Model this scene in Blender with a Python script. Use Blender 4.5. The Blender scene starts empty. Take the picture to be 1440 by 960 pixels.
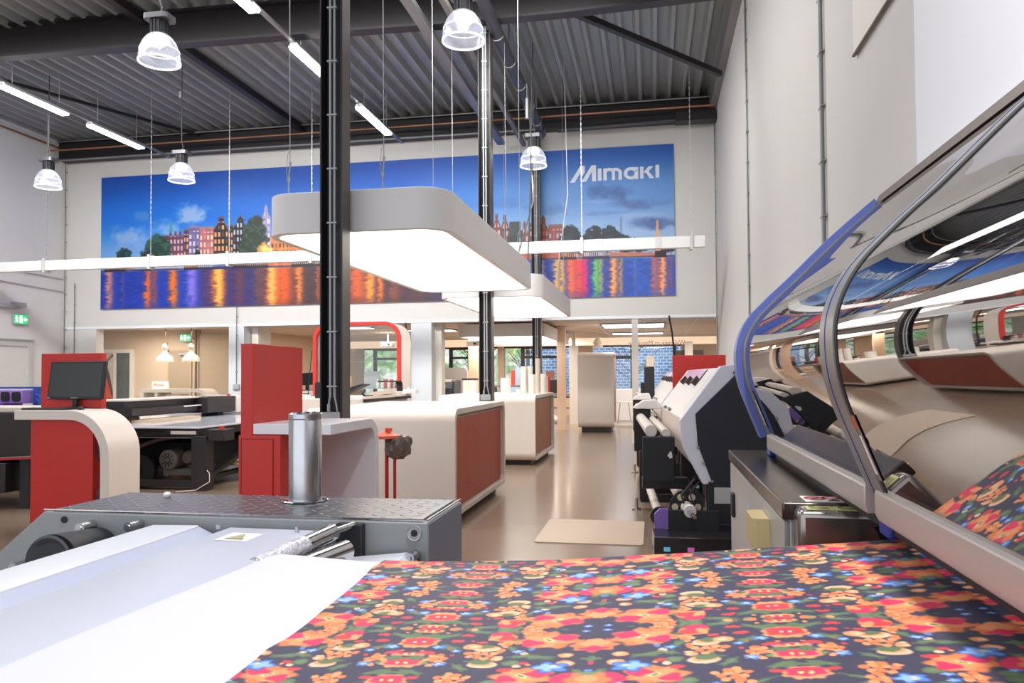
import bpy, bmesh, math, random
import numpy as np
from mathutils import Vector, Matrix
random.seed(7); rng = np.random.default_rng(11)
PI = math.pi; R = math.radians
COL = bpy.context.scene.collection
ORG = {}                                   # world origin each object's mesh is stored around

# ------------------------------------------------------------------ materials
MATS = {}
def lin(c):
    return tuple((x/12.92 if x <= .04045 else ((x+.055)/1.055)**2.4) for x in c)
def rgb(r, g, b): return lin((r/255, g/255, b/255))
def mat(name, c, rough=.5, metal=0., emit=0., ecol=None, noise=.04, nscale=6., bump=0., bscale=200., coat=0., spec=.5):
    """principled surface with a little procedural unevenness"""
    if name in MATS: return MATS[name]
    m = bpy.data.materials.new(name); m.use_nodes = True; MATS[name] = m
    nt = m.node_tree; N = nt.nodes; L = nt.links; b = N['Principled BSDF']
    b.inputs['Roughness'].default_value = rough; b.inputs['Metallic'].default_value = metal
    b.inputs['Coat Weight'].default_value = coat; b.inputs['Specular IOR Level'].default_value = spec
    tc = N.new('ShaderNodeTexCoord')
    nz = N.new('ShaderNodeTexNoise'); nz.inputs['Scale'].default_value = nscale; nz.inputs['Detail'].default_value = 3
    L.new(tc.outputs['Object'], nz.inputs['Vector'])
    mx = N.new('ShaderNodeMixRGB'); mx.inputs[1].default_value = (*[x*(1-noise) for x in c], 1)
    mx.inputs[2].default_value = (*[min(1, x*(1+noise)) for x in c], 1)
    L.new(nz.outputs['Fac'], mx.inputs[0]); L.new(mx.outputs[0], b.inputs['Base Color'])
    if bump:
        n2 = N.new('ShaderNodeTexNoise'); n2.inputs['Scale'].default_value = bscale
        L.new(tc.outputs['Object'], n2.inputs['Vector'])
        bp = N.new('ShaderNodeBump'); bp.inputs['Strength'].default_value = bump; bp.inputs['Distance'].default_value = .01
        L.new(n2.outputs['Fac'], bp.inputs['Height']); L.new(bp.outputs[0], b.inputs['Normal'])
    if emit:
        b.inputs['Emission Color'].default_value = (*(ecol or c), 1); b.inputs['Emission Strength'].default_value = emit
    return m
def glassy(name, tint, gloss, rough=.01, emit=0., gcol=(1,1,1)):
    """thin sheet: tinted see-through mixed with a mirror-like reflection"""
    if name in MATS: return MATS[name]
    m = bpy.data.materials.new(name); m.use_nodes = True; MATS[name] = m
    nt = m.node_tree; N = nt.nodes; L = nt.links
    for n in list(N):
        if n.type == 'BSDF_PRINCIPLED': N.remove(n)
    out = [n for n in N if n.type == 'OUTPUT_MATERIAL'][0]
    t = N.new('ShaderNodeBsdfTransparent'); t.inputs[0].default_value = (*tint, 1)
    g = N.new('ShaderNodeBsdfGlossy'); g.inputs['Roughness'].default_value = rough; g.inputs[0].default_value = (*gcol, 1)
    lw = N.new('ShaderNodeLayerWeight'); lw.inputs[0].default_value = .5
    mr = N.new('ShaderNodeMapRange'); mr.inputs[3].default_value = gloss; mr.inputs[4].default_value = min(1, gloss+.5)
    pw = N.new('ShaderNodeMath'); pw.operation = 'POWER'; pw.inputs[1].default_value = 2.0
    L.new(lw.outputs['Facing'], pw.inputs[0]); L.new(pw.outputs[0], mr.inputs[0])
    mx = N.new('ShaderNodeMixShader'); L.new(mr.outputs[0], mx.inputs[0]); L.new(t.outputs[0], mx.inputs[1]); L.new(g.outputs[0], mx.inputs[2])
    last = mx
    if emit:
        e = N.new('ShaderNodeEmission'); e.inputs[1].default_value = emit; e.inputs[0].default_value = (.85,.88,1,1)
        a = N.new('ShaderNodeAddShader'); L.new(mx.outputs[0], a.inputs[0]); L.new(e.outputs[0], a.inputs[1]); last = a
    L.new(last.outputs[0], out.inputs[0]); return m
def painted(name, rough=.5, emit=0.):
    """base colour from the mesh's own colour attribute"""
    m = bpy.data.materials.new(name); m.use_nodes = True
    N = m.node_tree.nodes; L = m.node_tree.links; b = N['Principled BSDF']
    a = N.new('ShaderNodeAttribute'); a.attribute_name = 'paint'
    L.new(a.outputs['Color'], b.inputs['Base Color']); b.inputs['Roughness'].default_value = rough
    if emit: L.new(a.outputs['Color'], b.inputs['Emission Color']); b.inputs['Emission Strength'].default_value = emit
    return m

# ------------------------------------------------------------------ mesh builder
class MB:
    def __init__(s): s.bm = bmesh.new()
    def _f(s, vs):
        try: s.bm.faces.new(vs)
        except ValueError: pass
    def box(s, x0, x1, y0, y1, z0, z1):
        v = [s.bm.verts.new(p) for p in ((x0,y0,z0),(x1,y0,z0),(x1,y1,z0),(x0,y1,z0),(x0,y0,z1),(x1,y0,z1),(x1,y1,z1),(x0,y1,z1))]
        for f in ((3,2,1,0),(4,5,6,7),(0,1,5,4),(1,2,6,5),(2,3,7,6),(3,0,4,7)): s._f([v[i] for i in f])
        return s
    def bar(s, p, q, w, h):
        """box section bar from p to q"""
        p, q = Vector(p), Vector(q); d = (q-p).normalized()
        u = d.cross(Vector((0,0,1)));  u = Vector((1,0,0)) if u.length < 1e-4 else u.normalized()
        n = u.cross(d).normalized(); rings = []
        for c in (p, q): rings.append([s.bm.verts.new(c+u*a*w/2+n*b*h/2) for a, b in ((-1,-1),(1,-1),(1,1),(-1,1))])
        s._f(rings[0][::-1]); s._f(rings[1])
        for i in range(4): s._f([rings[0][i], rings[0][(i+1)%4], rings[1][(i+1)%4], rings[1][i]])
        return s
    def cyl(s, p, q, r, n=20, r2=None, cap=True):
        p, q = Vector(p), Vector(q); d = (q-p).normalized(); r2 = r if r2 is None else r2
        u = d.orthogonal().normalized(); w = d.cross(u); A, B = [], []
        for i in range(n):
            a = 2*PI*i/n; o = u*math.cos(a)+w*math.sin(a)
            A.append(s.bm.verts.new(p+o*r)); B.append(s.bm.verts.new(q+o*r2))
        for i in range(n): s._f([A[i], A[(i+1)%n], B[(i+1)%n], B[i]])
        if cap: s._f(A[::-1]); s._f(B)
        return s
    def tube(s, pts, r, n=8):
        pts = [Vector(p) for p in pts]; prev = None; u = None
        for i, p in enumerate(pts):
            d = (pts[min(i+1, len(pts)-1)]-pts[max(i-1, 0)]).normalized()
            u = d.orthogonal().normalized() if u is None else (u-d*u.dot(d)).normalized()
            w = d.cross(u); ring = [s.bm.verts.new(p+(u*math.cos(2*PI*k/n)+w*math.sin(2*PI*k/n))*r) for k in range(n)]
            if prev:
                for k in range(n): s._f([prev[k], prev[(k+1)%n], ring[(k+1)%n], ring[k]])
            else: s._f(ring[::-1])
            prev = ring
        s._f(prev); return s
    def lathe(s, prof, c, n=28, axis='z'):
        """prof: (radius, height) list round an axis through c"""
        c = Vector(c); rings = []
        def P(r, h, a):
            x, y = r*math.cos(a), r*math.sin(a)
            return c+(Vector((x,y,h)) if axis == 'z' else Vector((x,h,y)) if axis == 'y' else Vector((h,x,y)))
        for r, h in prof:
            rings.append([s.bm.verts.new(P(r, h, 2*PI*i/n)) for i in range(n)] if r > 1e-6 else [s.bm.verts.new(P(0, h, 0))])
        for A, B in zip(rings, rings[1:]):
            for i in range(n):
                a, b = A[i % len(A)], A[(i+1) % len(A)]; c2, d = B[(i+1) % len(B)], B[i % len(B)]
                vs = []
                for v in (a, b, c2, d):
                    if v not in vs: vs.append(v)
                if len(vs) > 2: s._f(vs)
        return s
    def prism(s, pts, axis, a, b):
        """closed 2-D outline pushed along an axis: x -> (y,z), y -> (x,z), z -> (x,y)"""
        def P(p, t): return (t, p[0], p[1]) if axis == 'x' else (p[0], t, p[1]) if axis == 'y' else (p[0], p[1], t)
        A = [s.bm.verts.new(P(p, a)) for p in pts]; B = [s.bm.verts.new(P(p, b)) for p in pts]; n = len(pts)
        s._f(A); s._f(B[::-1])
        for i in range(n): s._f([A[i], B[i], B[(i+1)%n], A[(i+1)%n]])
        return s
    def band(s, outer, inner, axis, a, b, closed=True):
        """wall between two matching outlines, pushed along an axis (rings and arches)"""
        def P(p, t): return (t, p[0], p[1]) if axis == 'x' else (p[0], t, p[1]) if axis == 'y' else (p[0], p[1], t)
        n = len(outer); O0, O1, I0, I1 = [[s.bm.verts.new(P(p, t)) for p in L_] for L_, t in ((outer,a),(outer,b),(inner,a),(inner,b))]
        for i in range(n if closed else n-1):
            j = (i+1) % n
            s._f([O0[i],O0[j],O1[j],O1[i]]); s._f([I0[j],I0[i],I1[i],I1[j]])
            s._f([O0[j],O0[i],I0[i],I0[j]]); s._f([O1[i],O1[j],I1[j],I1[i]])
        if not closed:
            s._f([O0[0],O1[0],I1[0],I0[0]]); s._f([O1[-1],O0[-1],I0[-1],I1[-1]])
        return s
    def parts(s, name, m, parent=None, **kw):
        """every loose piece becomes an object of its own"""
        seen = set(); out = []
        for v0 in list(s.bm.verts):
            if v0 in seen: continue
            st = [v0]; isl = []; seen.add(v0)
            while st:
                v = st.pop(); isl.append(v)
                for e in v.link_edges:
                    o = e.other_vert(v)
                    if o not in seen: seen.add(o); st.append(o)
            if len(isl) < 3: continue
            nb = MB(); mp = {v: nb.bm.verts.new(v.co) for v in isl}
            for f in {f for v in isl for f in v.link_faces}: nb._f([mp[v] for v in f.verts])
            out.append(nb.build(name, m, parent, **kw))
        s.bm.free(); return out
    def quad(s, *ps): s._f([s.bm.verts.new(p) for p in ps]); return s
    def build(s, name, m, parent=None, bevel=0., seg=2, smooth=True, ang=35, rot=None):
        bm = s.bm; bmesh.ops.recalc_face_normals(bm, faces=bm.faces)
        org = ORG[parent] if parent is not None else None
        if org is None:
            xs = [v.co for v in bm.verts]; lo = [min(v[i] for v in xs) for i in range(3)]; hi = [max(v[i] for v in xs) for i in range(3)]
            org = Vector(((lo[0]+hi[0])/2, (lo[1]+hi[1])/2, lo[2])); loc = org
        else: loc = Vector((0,0,0))
        for v in bm.verts: v.co -= org
        me = bpy.data.meshes.new(name); bm.to_mesh(me); bm.free()
        if smooth:
            me.polygons.foreach_set('use_smooth', [True]*len(me.polygons)); me.set_sharp_from_angle(angle=R(ang))
        me.materials.append(m)
        o = bpy.data.objects.new(name, me); COL.objects.link(o); o.location = loc; o.parent = parent; ORG[o] = Vector(org)
        if bevel:
            b = o.modifiers.new('bevel', 'BEVEL'); b.width = bevel; b.segments = seg; b.limit_method = 'ANGLE'; b.angle_limit = R(40)
            b.harden_normals = False
        return o
def thing(name, label, cat, loc=(0,0,0), group=None):
    o = bpy.data.objects.new(name, None); COL.objects.link(o); o.location = loc; ORG[o] = Vector(loc); o.empty_display_size = .1
    o['label'] = label; o['category'] = cat
    if group: o['group'] = group
    return o
def tag(o, label, cat, group=None):
    o['label'] = label; o['category'] = cat
    if group: o['group'] = group
    return o
def struct(o): o['kind'] = 'structure'; return o
def dup(root, dloc, label, rotz=None):
    r = root.copy(); COL.objects.link(r); r.location = root.location+Vector(dloc); r['label'] = label
    if rotz is not None: r.rotation_euler.z = rotz
    for ch in list(root.children):
        c = ch.copy(); COL.objects.link(c); c.parent = r
        for g in list(ch.children):
            d = g.copy(); COL.objects.link(d); d.parent = c
    return r
def rrect(x0, x1, z0, z1, r, n=8, corners=(1,1,1,1)):
    """rounded rectangle outline; corners = bottom-left, bottom-right, top-right, top-left"""
    out = []
    for k, (cx, cz, a0) in enumerate(((x0,z0,PI),(x1,z0,1.5*PI),(x1,z1,0),(x0,z1,.5*PI))):
        rr = r if corners[k] else 1e-4
        ccx = cx+rr if k in (0,3) else cx-rr; ccz = cz+rr if k in (0,1) else cz-rr
        for i in range(n+1):
            a = a0+(PI/2)*i/n; out.append((ccx+rr*math.cos(a), ccz+rr*math.sin(a)))
    return out
def text_mb(s, size, xf, parent, name, m, align='LEFT', off=0.):
    """words as flat mesh; xf maps the text's own (x, y) to a world point"""
    cu = bpy.data.curves.new('words', 'FONT'); cu.body = s; cu.size = size; cu.align_x = align; cu.offset = off
    ob = bpy.data.objects.new('words', cu); COL.objects.link(ob); dg = bpy.context.evaluated_depsgraph_get(); dg.update()
    me = bpy.data.meshes.new_from_object(ob.evaluated_get(dg)); bpy.data.objects.remove(ob); bpy.data.curves.remove(cu)
    b = MB(); vs = [b.bm.verts.new(xf(v.co.x, v.co.y)) for v in me.vertices]
    for p in me.polygons: b._f([vs[i] for i in p.vertices])
    bpy.data.meshes.remove(me)
    return b.build(name, m, parent, smooth=False)
def grid_obj(name, P, C, m, parent=None):
    """P: (ny,nx,3) points, C: (ny,nx,3) linear colours"""
    ny, nx = P.shape[:2]; org = np.array(ORG[parent]) if parent is not None else np.array([P[...,0].mean(), P[...,1].mean(), P[...,2].min()])
    me = bpy.data.meshes.new(name); me.vertices.add(nx*ny); me.vertices.foreach_set('co', (P-org).reshape(-1).astype(np.float32))
    i = np.arange((ny-1)*(nx-1)); a = (i//(nx-1))*nx+i % (nx-1); q = np.stack([a, a+1, a+nx+1, a+nx], 1).reshape(-1)
    nf = (ny-1)*(nx-1); me.loops.add(nf*4); me.loops.foreach_set('vertex_index', q.astype(np.int32)); me.polygons.add(nf)
    me.polygons.foreach_set('loop_start', (np.arange(nf)*4).astype(np.int32)); me.polygons.foreach_set('loop_total', np.full(nf, 4, np.int32))
    me.polygons.foreach_set('use_smooth', np.ones(nf, bool))
    me.update(calc_edges=True); me.validate()
    if C is not None:
        at_ = me.color_attributes.new('paint', 'FLOAT_COLOR', 'POINT')
        at_.data.foreach_set('color', np.concatenate([C, np.ones((ny,nx,1))], 2).reshape(-1).astype(np.float32))
    me.materials.append(m); o = bpy.data.objects.new(name, me); COL.objects.link(o)
    o.location = tuple(org) if parent is None else (0,0,0); o.parent = parent; ORG[o] = Vector(org); return o

# palette
WALL = mat('wall_white', rgb(226,224,220), .75, noise=.02, bump=.08, bscale=60)
WALLR = mat('wall_white_smooth', rgb(214,212,208), .7, noise=.015)
WPANEL = mat('bright_white_panel', rgb(240,241,245), .5, noise=.01)
CREAM = mat('cream_panel', rgb(235,230,220), .6, noise=.01)
BEIGE = mat('beige_wall', rgb(214,196,174), .75, noise=.03)
TAUPE = mat('taupe_wall', rgb(176,160,140), .75, noise=.03)
BLACK = mat('black_steel', rgb(34,32,33), .38, noise=.1)
BLACKM = mat('matt_black', rgb(28,28,32), .6, noise=.1)
NAVYB = mat('dark_navy_side', rgb(26,29,38), .55, noise=.08)
BROWNST = mat('brown_black', rgb(70,62,56), .4)
GALV = mat('galvanised', rgb(150,150,150), .4, .7)
GREYP = mat('grey_plastic', rgb(170,172,176), .45)
WHITE = mat('white_solid_surface', rgb(226,222,218), .35, noise=.01, coat=.1)
WHITEC = mat('white_corian_warm', rgb(226,216,206), .38, noise=.01, coat=.1)
PLINTH = mat('black_plinth', rgb(40,36,34), .5)
RED = mat('red_laminate', rgb(198,42,34), .42, noise=.02)
ORANGE = mat('brick_orange_laminate', rgb(178,72,48), .45, noise=.02)
CHROME = mat('chrome', rgb(205,205,208), .12, 1., noise=.02)
STEEL = mat('brushed_steel', rgb(190,190,192), .25, 1., noise=.08, nscale=20)
PAPER = mat('white_paper', rgb(206,207,212), .7, noise=.01)
# ================================================================== THE SETTING
XR, XL, YB = 1.31, -13.9, 16.2
def floor_mat():
    m = mat('epoxy_floor', rgb(138,119,102), .2, noise=.03, nscale=.5); nt = m.node_tree; b = nt.nodes['Principled BSDF']
    b.inputs['Coat Weight'].default_value = .25; b.inputs['Coat Roughness'].default_value = .12
    tc = nt.nodes.new('ShaderNodeTexCoord'); n = nt.nodes.new('ShaderNodeTexNoise'); n.inputs['Scale'].default_value = .8
    mr = nt.nodes.new('ShaderNodeMapRange'); mr.inputs[3].default_value = .20; mr.inputs[4].default_value = .26
    nt.links.new(tc.outputs['Object'], n.inputs[0]); nt.links.new(n.outputs['Fac'], mr.inputs[0]); nt.links.new(mr.outputs[0], b.inputs['Roughness'])
    return m
struct(MB().box(-22, 6, -3, 30, -.1, 0).build('floor', floor_mat()))
# left wall in painted brick, with its door
def brick_mat():
    m = mat('painted_brick', rgb(224,223,222), .7, noise=.02); nt = m.node_tree; N = nt.nodes; L = nt.links; b = N['Principled BSDF']
    tc = N.new('ShaderNodeTexCoord'); mp = N.new('ShaderNodeMapping'); mp.inputs['Rotation'].default_value = (R(90), 0, R(90))
    bt = N.new('ShaderNodeTexBrick'); bt.inputs['Scale'].default_value = 4.5; bt.inputs['Mortar Size'].default_value = .015
    sx = N.new('ShaderNodeSeparateXYZ'); cx = N.new('ShaderNodeCombineXYZ')
    L.new(tc.outputs['Object'], sx.inputs[0]); L.new(sx.outputs['Y'], cx.inputs[0]); L.new(sx.outputs['Z'], cx.inputs[1]); L.new(cx.outputs[0], bt.inputs['Vector'])
    bp = N.new('ShaderNodeBump'); bp.inputs['Strength'].default_value = .25; bp.inputs['Distance'].default_value = .01; bp.invert = True
    L.new(bt.outputs['Fac'], bp.inputs['Height']); L.new(bp.outputs[0], b.inputs['Normal']); return m
struct(MB().box(XL-.2, XL, -3, YB+.2, 0, 7.3).build('wall_left', brick_mat()))
struct(MB().box(XR, XR+.2, -3, YB+.25, 0, 7.3).build('wall_right', WALLR))
# bright smooth wall lining in front of the right wall near the tinted machine, and the opening edge above
struct(MB().box(XR-.025, XR, 0.2, 4.04, 0, 7.0).build('trim_1', WPANEL))
t = MB().box(XR-.02, XR, 4.1, 5.2, 3.45, 6.2).build('trim_2', CREAM); struct(t)
MB().box(XR-.03, XR-.012, 4.1, 5.2, 3.438, 3.45).build('sill_edge', mat('bronze_edge', rgb(110,95,85), .5), t)
# hall end wall above the openings
DOOR = mat('door_grey_white', rgb(215,214,212), .5)
struct(MB().box(XL, XR, YB, YB+.25, 2.64, 7.3).build('wall_back', WALLR))
struct(MB().box(XL, -13.05, YB, YB+.25, 0, 2.64).build('wall_back_pier', WALLR))
struct(MB().box(XL, XR, YB-.02, YB+.27, 2.6, 2.66).build('trim_3', WPANEL))
PILL = mat('pillar_pale_blue_white', rgb(218,222,226), .5, noise=.01)
for k, (a, b_) in enumerate(((-9.6,-9.22), (-5.23,-4.76))):
    struct(MB().box(a, b_, YB-.01, YB+.3, 0, 2.62).build('trim_%d' % (4+k), PILL, bevel=.008))
for k, (a, b_, c) in enumerate(((-9.2,-9.03,.6), (-4.76,-4.62,.3))):   # warm reveals of the pillars
    struct(MB().box(a, b_, YB+.3, YB+.3+c, 0, 2.62).build('trim_%d' % (6+k), CREAM))
# door in the left wall
d = struct(MB().box(XL, XL+.03, 13.7, 15.05, 0, 2.15).build('door_1', DOOR))
fr = MB().box(XL, XL+.06, 15.05, 15.18, 0, 2.28).box(XL, XL+.06, 13.6, 15.05, 2.15, 2.28).build('door_frame', mat('door_frame_grey', rgb(196,196,194), .5), d, bevel=.005)
MB().box(XL, XL+.09, 13.6, 15.2, 2.28, 2.31).build('frame_ledge', GREYP, d)
# corrugated roof deck, ribs running away from the camera
deck = MB(); x = XL; pts = []
P_ = .285
while x < XR:
    pts += [(x, 7.08), (x+.06, 7.08), (x+.10, 7.19), (x+.235, 7.19)]; x += P_
pts = [p for p in pts if p[0] <= XR+.05]
prev = None
for p in pts:
    v0 = deck.bm.verts.new((p[0], -3, p[1])); v1 = deck.bm.verts.new((p[0], YB, p[1]))
    if prev: deck._f([prev[0], v0, v1, prev[1]])
    prev = (v0, v1)
struct(deck.build('ceiling', mat('roof_deck_grey', rgb(152,154,152), .38, .25, noise=.1, nscale=3), smooth=False))
# roof steel
def ibeam_x(y, x0, x1, z0, z1, w, name, label, m=BLACK):
    t = .03; b = MB().box(x0, x1, y-w/2, y+w/2, z0, z0+t).box(x0, x1, y-w/2, y+w/2, z1-t, z1).box(x0, x1, y-.015, y+.015, z0+t, z1-t)
    return tag(b.build(name, m), label, 'beam')
BEAMM = mat('beam_black', rgb(30,27,29), .45, noise=.1)
b = MB()
for x0, z0, x1, z1 in ((XL, 6.66, -3.0, 6.47), (-3.0, 6.47, -1.1, 6.47), (-1.1, 6.47, XR, 6.55)):
    y = 10.62; w = .2
    for dz0, dz1, hw in ((0, .035, w/2), (.035, .5, .02), (.5, .54, w/2)):
        vs = [b.bm.verts.new(p) for p in ((x0,y-hw,z0+dz0),(x1,y-hw,z1+dz0),(x1,y+hw,z1+dz0),(x0,y+hw,z0+dz0),(x0,y-hw,z0+dz1),(x1,y-hw,z1+dz1),(x1,y+hw,z1+dz1),(x0,y+hw,z0+dz1))]
        for f in ((3,2,1,0),(4,5,6,7),(0,1,5,4),(1,2,6,5),(2,3,7,6),(3,0,4,7)): b._f([vs[i] for i in f])
tag(b.build('roof_beam', BEAMM), 'huge black steel roof beam crossing the hall above the middle column', 'beam')
b = MB().box(XL, XR, 15.95, 16.15, 6.66, 7.08).box(XL, XR, 15.88, 16.2, 6.62, 6.66).box(XL, XR, 15.9, 16.2, 7.04, 7.08)
tag(b.build('roof_beam', BEAMM), 'black steel edge beam along the top of the mural wall', 'beam')
tag(MB().box(XR-.13, XR, -3, 15.9, 6.75, 7.05).build('roof_beam', mat('beam_grey', rgb(120,118,116), .5)), 'grey edge beam running along the top of the right wall', 'beam')
tag(MB().box(.5, XR+.0, 15.6, 15.9, 6.5, 6.68).build('beam_bracket', BEAMM), 'short black beam end jutting at the top right corner of the mural wall', 'beam')
def brace(p, q, s, label): tag(MB().bar(p, q, s, s).build('roof_brace', BEAMM), label, 'brace', 'bracing bars under the roof deck')
brace((-7.78, 5, 6.98), (-7.68, 15.95, 6.98), .13, 'long dark roof brace running between the two dome lamps on the left')
brace((-1.2, 10.7, 6.62), (1.2, 13.6, 6.62), .09, 'slanting dark roof brace near the right wall')
brace((-12.5, 11, 7.0), (-10.2, 15.9, 7.0), .06, 'thin dark roof brace over the left fluorescent lights')
# ---- services under the roof
COPPER = mat('copper', rgb(176,120,84), .35, .8)
tag(MB().tube([(XL+.1, 15.5, 6.72), (1.25, 15.5, 6.74)], .02).build('copper_pipe', COPPER), 'thin copper pipe running level in front of the mural wall beam', 'pipe')
tag(MB().tube([(XL+.09, 2, 6.86), (XL+.09, 16.0, 6.9)], .022).build('copper_pipe', COPPER), 'thin copper pipe running high on the left brick wall', 'pipe')
tag(MB().tube([(XL+.1, 15.8, 7.02), (-.6, 15.8, 7.02), (1.2, 15.8, 7.02)], .015).build('conduit', GALV), 'thin grey conduit clipped high on the black edge beam', 'pipe')
tag(MB().tube([(XL+.1, 15.86, 6.6), (-2.3, 15.86, 6.6)], .025).build('cable_rail', GALV), 'grey cable rail under the black edge beam above the mural', 'pipe')
dp = thing('drain_pipe', 'thick dark drain pipe running under the roof towards the mural wall', 'pipe', (-2.17, 15.2, 6.4))
MB().tube([(-2.2, 2, 6.42), (-2.18, 10, 6.42), (-2.2, 15.2, 6.42)], .09, 16).build('pipe', mat('dark_grey_pipe', rgb(62,62,68), .4), dp)
for y in (10.9, 11.9, 12.9, 13.9, 14.8):
    o = MB().tube([(-2.2+.1*math.cos(a), y, 6.42+.1*math.sin(a)) for a in [2*PI*i/20 for i in range(21)]], .01, 6).bar((-2.2, y, 6.5), (-2.2, y, 7.08), .015, .015).build('pipe_clamp', GALV, dp)
MB().cyl((-2.2, 15.2, 6.42), (-2.2, 15.5, 6.38), .1).build('pipe_socket', mat('dark_grey_pipe', (0,0,0)), dp)
tag(MB().tube([(-1.9, 15.85, 6.55), (.0, 15.8, 6.56), (1.1, 15.8, 6.6)], .055, 12).build('ventilation_pipe', mat('dark_grey_pipe', (0,0,0))), 'dark horizontal pipe under the beam right of the last column', 'pipe')
tag(MB().box(-3.17, -3.02, 2, 15.75, 6.28, 6.36).build('cable_tray', GALV), 'flat grey metal cable tray running away under the roof left of the drain pipe', 'cable tray')
tag(MB().box(-2.68, -2.6, 2, 15.95, 6.28, 6.36).build('lighting_rail', mat('rail_grey', rgb(120,116,112), .5)), 'narrow grey rail between the cable tray and the drain pipe', 'rail')
tag(MB().box(-10.72, -10.66, 4, 15.6, 6.40, 6.44).build('lighting_rail', GALV), 'thin rail carrying the left row of fluorescent lights', 'rail')
tag(MB().box(-5.25, -5.19, 2, 15.6, 6.40, 6.44).build('lighting_rail', GALV), 'thin rail carrying the fluorescent lights beside the large column', 'rail')
# fluorescent battens
TUBE = mat('tube_light', (1,1,1), .4, emit=14, ecol=(.97,.98,1))
def batten(x, y0, y1, label):
    r = thing('fluorescent_light', label, 'ceiling light', (x, (y0+y1)/2, 6.3), 'fluorescent lights hung under the roof')
    MB().prism([(x-.09, 6.34), (x+.09, 6.34), (x+.05, 6.40), (x-.05, 6.40)], 'y', y0, y1).build('housing', mat('housing_white', rgb(215,215,218), .4), r)
    MB().box(x-.075, x+.075, y0+.02, y1-.02, 6.31, 6.338).build('diffuser', TUBE, r)
    MB().cyl((x, y0+.05, 6.36), (x, y0-.03, 6.36), .02, 8).build('end_plug', GREYP, r)
    for yy in (y0+.2, y1-.2): MB().cyl((x+.02, yy, 6.39), (x+.02, yy, 7.1), .004, 6).build('hanger', GREYP, r)
batten(-10.70, 11.0, 12.45, 'fluorescent light at the far left, nearer one of its row')
batten(-10.70, 13.05, 14.6, 'fluorescent light on the left, the one closer to the mural wall')
batten(-5.22, 7.9, 9.43, 'fluorescent light cut by the top edge, left of the large column')
batten(-5.22, 10.55, 12.1, 'fluorescent light passing behind the large column')
batten(-5.22, 13.15, 14.75, 'fluorescent light just right of the large column')
# dome lamps
DOME = glassy('prismatic_acrylic', (.80,.80,.86), .12, .12, emit=.30)
RIMM = mat('dome_rim', rgb(235,235,255), .2, emit=1.2, ecol=(.9,.9,1))
BULB = mat('lamp_glow', (1,1,1), .5, emit=16, ecol=(.95,.96,1))
def dome(x, y, z, label):
    r = thing('dome_lamp', label, 'pendant lamp', (x, y, z), 'dome pendant lamps in the hall')
    prof = [(.225, 0), (.222, .06), (.210, .14), (.185, .21), (.145, .27), (.105, .305), (.08, .318)]
    MB().lathe(prof, (x, y, z), 32).build('lamp_shade', DOME, r, ang=80)
    MB().lathe([(.217,-.008), (.23,-.008), (.23,.01), (.217,.01), (.217,-.008)], (x, y, z), 32).lathe([(.212,.125), (.216,.125), (.2135,.135)], (x,y,z), 32).build('rim', RIMM, r)
    MB().lathe([(0,.20), (.07,.205), (.10,.24), (.085,.295), (0,.30)], (x, y, z), 16).build('bulb', BULB, r)
    h = MB().cyl((x,y,z+.31), (x,y,z+.47), .085, 20)
    for k in range(12):
        a = 2*PI*k/12; h.box(x+.09*math.cos(a)-.008, x+.09*math.cos(a)+.008, y+.09*math.sin(a)-.008, y+.09*math.sin(a)+.008, z+.32, z+.46)
    h.build('gear_housing', BLACKM, r)
    MB().prism(rrect(x-.15, x+.15, y-.11, y+.11, .05), 'z', z+.47, z+.53).build('top_plate', mat('gear_plate', rgb(90,90,94), .35, .5), r)
    MB().tube([(x, y, z+.53), (x+.03, y, z+.62), (x, y, z+.7), (x, y, 7.05)], .008, 6).build('cord', mat('cord_dark', rgb(70,70,72), .5), r)
    MB().cyl((x-.03,y,z+1.5), (x-.03,y,z+1.62), .03, 8).build('hook', GALV, r)
dome(-5.45, 7.73, 4.98, 'big dome lamp with clear ribbed shade at top left')
dome(-1.95, 7.87, 4.98, 'big dome lamp with clear shade at the top, between the two black columns')
dome(-10.96, 12.33, 4.96, 'small distant dome lamp at the far left against the brick wall')
dome(-8.30, 12.42, 4.96, 'distant dome lamp hanging in front of the left end of the mural')
dome(-1.95, 12.75, 4.96, 'distant dome lamp beside the last column near the lettering on the mural')
# columns
def column(x0, x1, y0, y1, zb, ztop, label, box_z):
    r = thing('steel_column', label, 'column', ((x0+x1)/2, (y0+y1)/2, 0), 'black steel columns')
    t = .014; MB().box(x0, x0+t, y0, y1, 0, ztop).box(x1-t, x1, y0, y1, 0, ztop).box(x0, x1, y1-t-.03, y1-.03, 0, ztop).build('column_profile', BLACK, r, bevel=.003)
    MB().box(x1, x1+.004, y0, y1, 0, ztop).build('flange_face', BROWNST, r)  # right flange face in a lighter, browner tone
    xm = (x0+x1)/2
    for dx in (-.018, .018): MB().cyl((xm+dx, y0+.03, box_z+.12), (xm+dx, y0+.03, ztop), .0095, 10).build('conduit', GREYP, r)
    c = MB(); z = box_z+.2
    while z < ztop: c.box(xm-.04, xm+.04, y0+.015, y0+.045, z, z+.012); z += .42 if x1 > -2.3 or y0 < 7 else .5
    c.parts('conduit_clip', GREYP, r)
    MB().box(xm-.075, xm+.075, y0-.01, y0+.06, box_z-.07, box_z+.01).cyl((xm-.03,y0+.03,box_z+.01),(xm-.03,y0+.03,box_z+.07),.014,10).build('junction_box', GREYP, r, bevel=.004)
    MB().tube([(xm-.018,y0+.03,box_z+.14), (xm-.03,y0+.03,box_z+.06)], .008).tube([(xm+.018,y0+.03,box_z+.14), (xm+.045,y0+.03,box_z)], .008).build('conduit_bend', GREYP, r)
    return r
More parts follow.
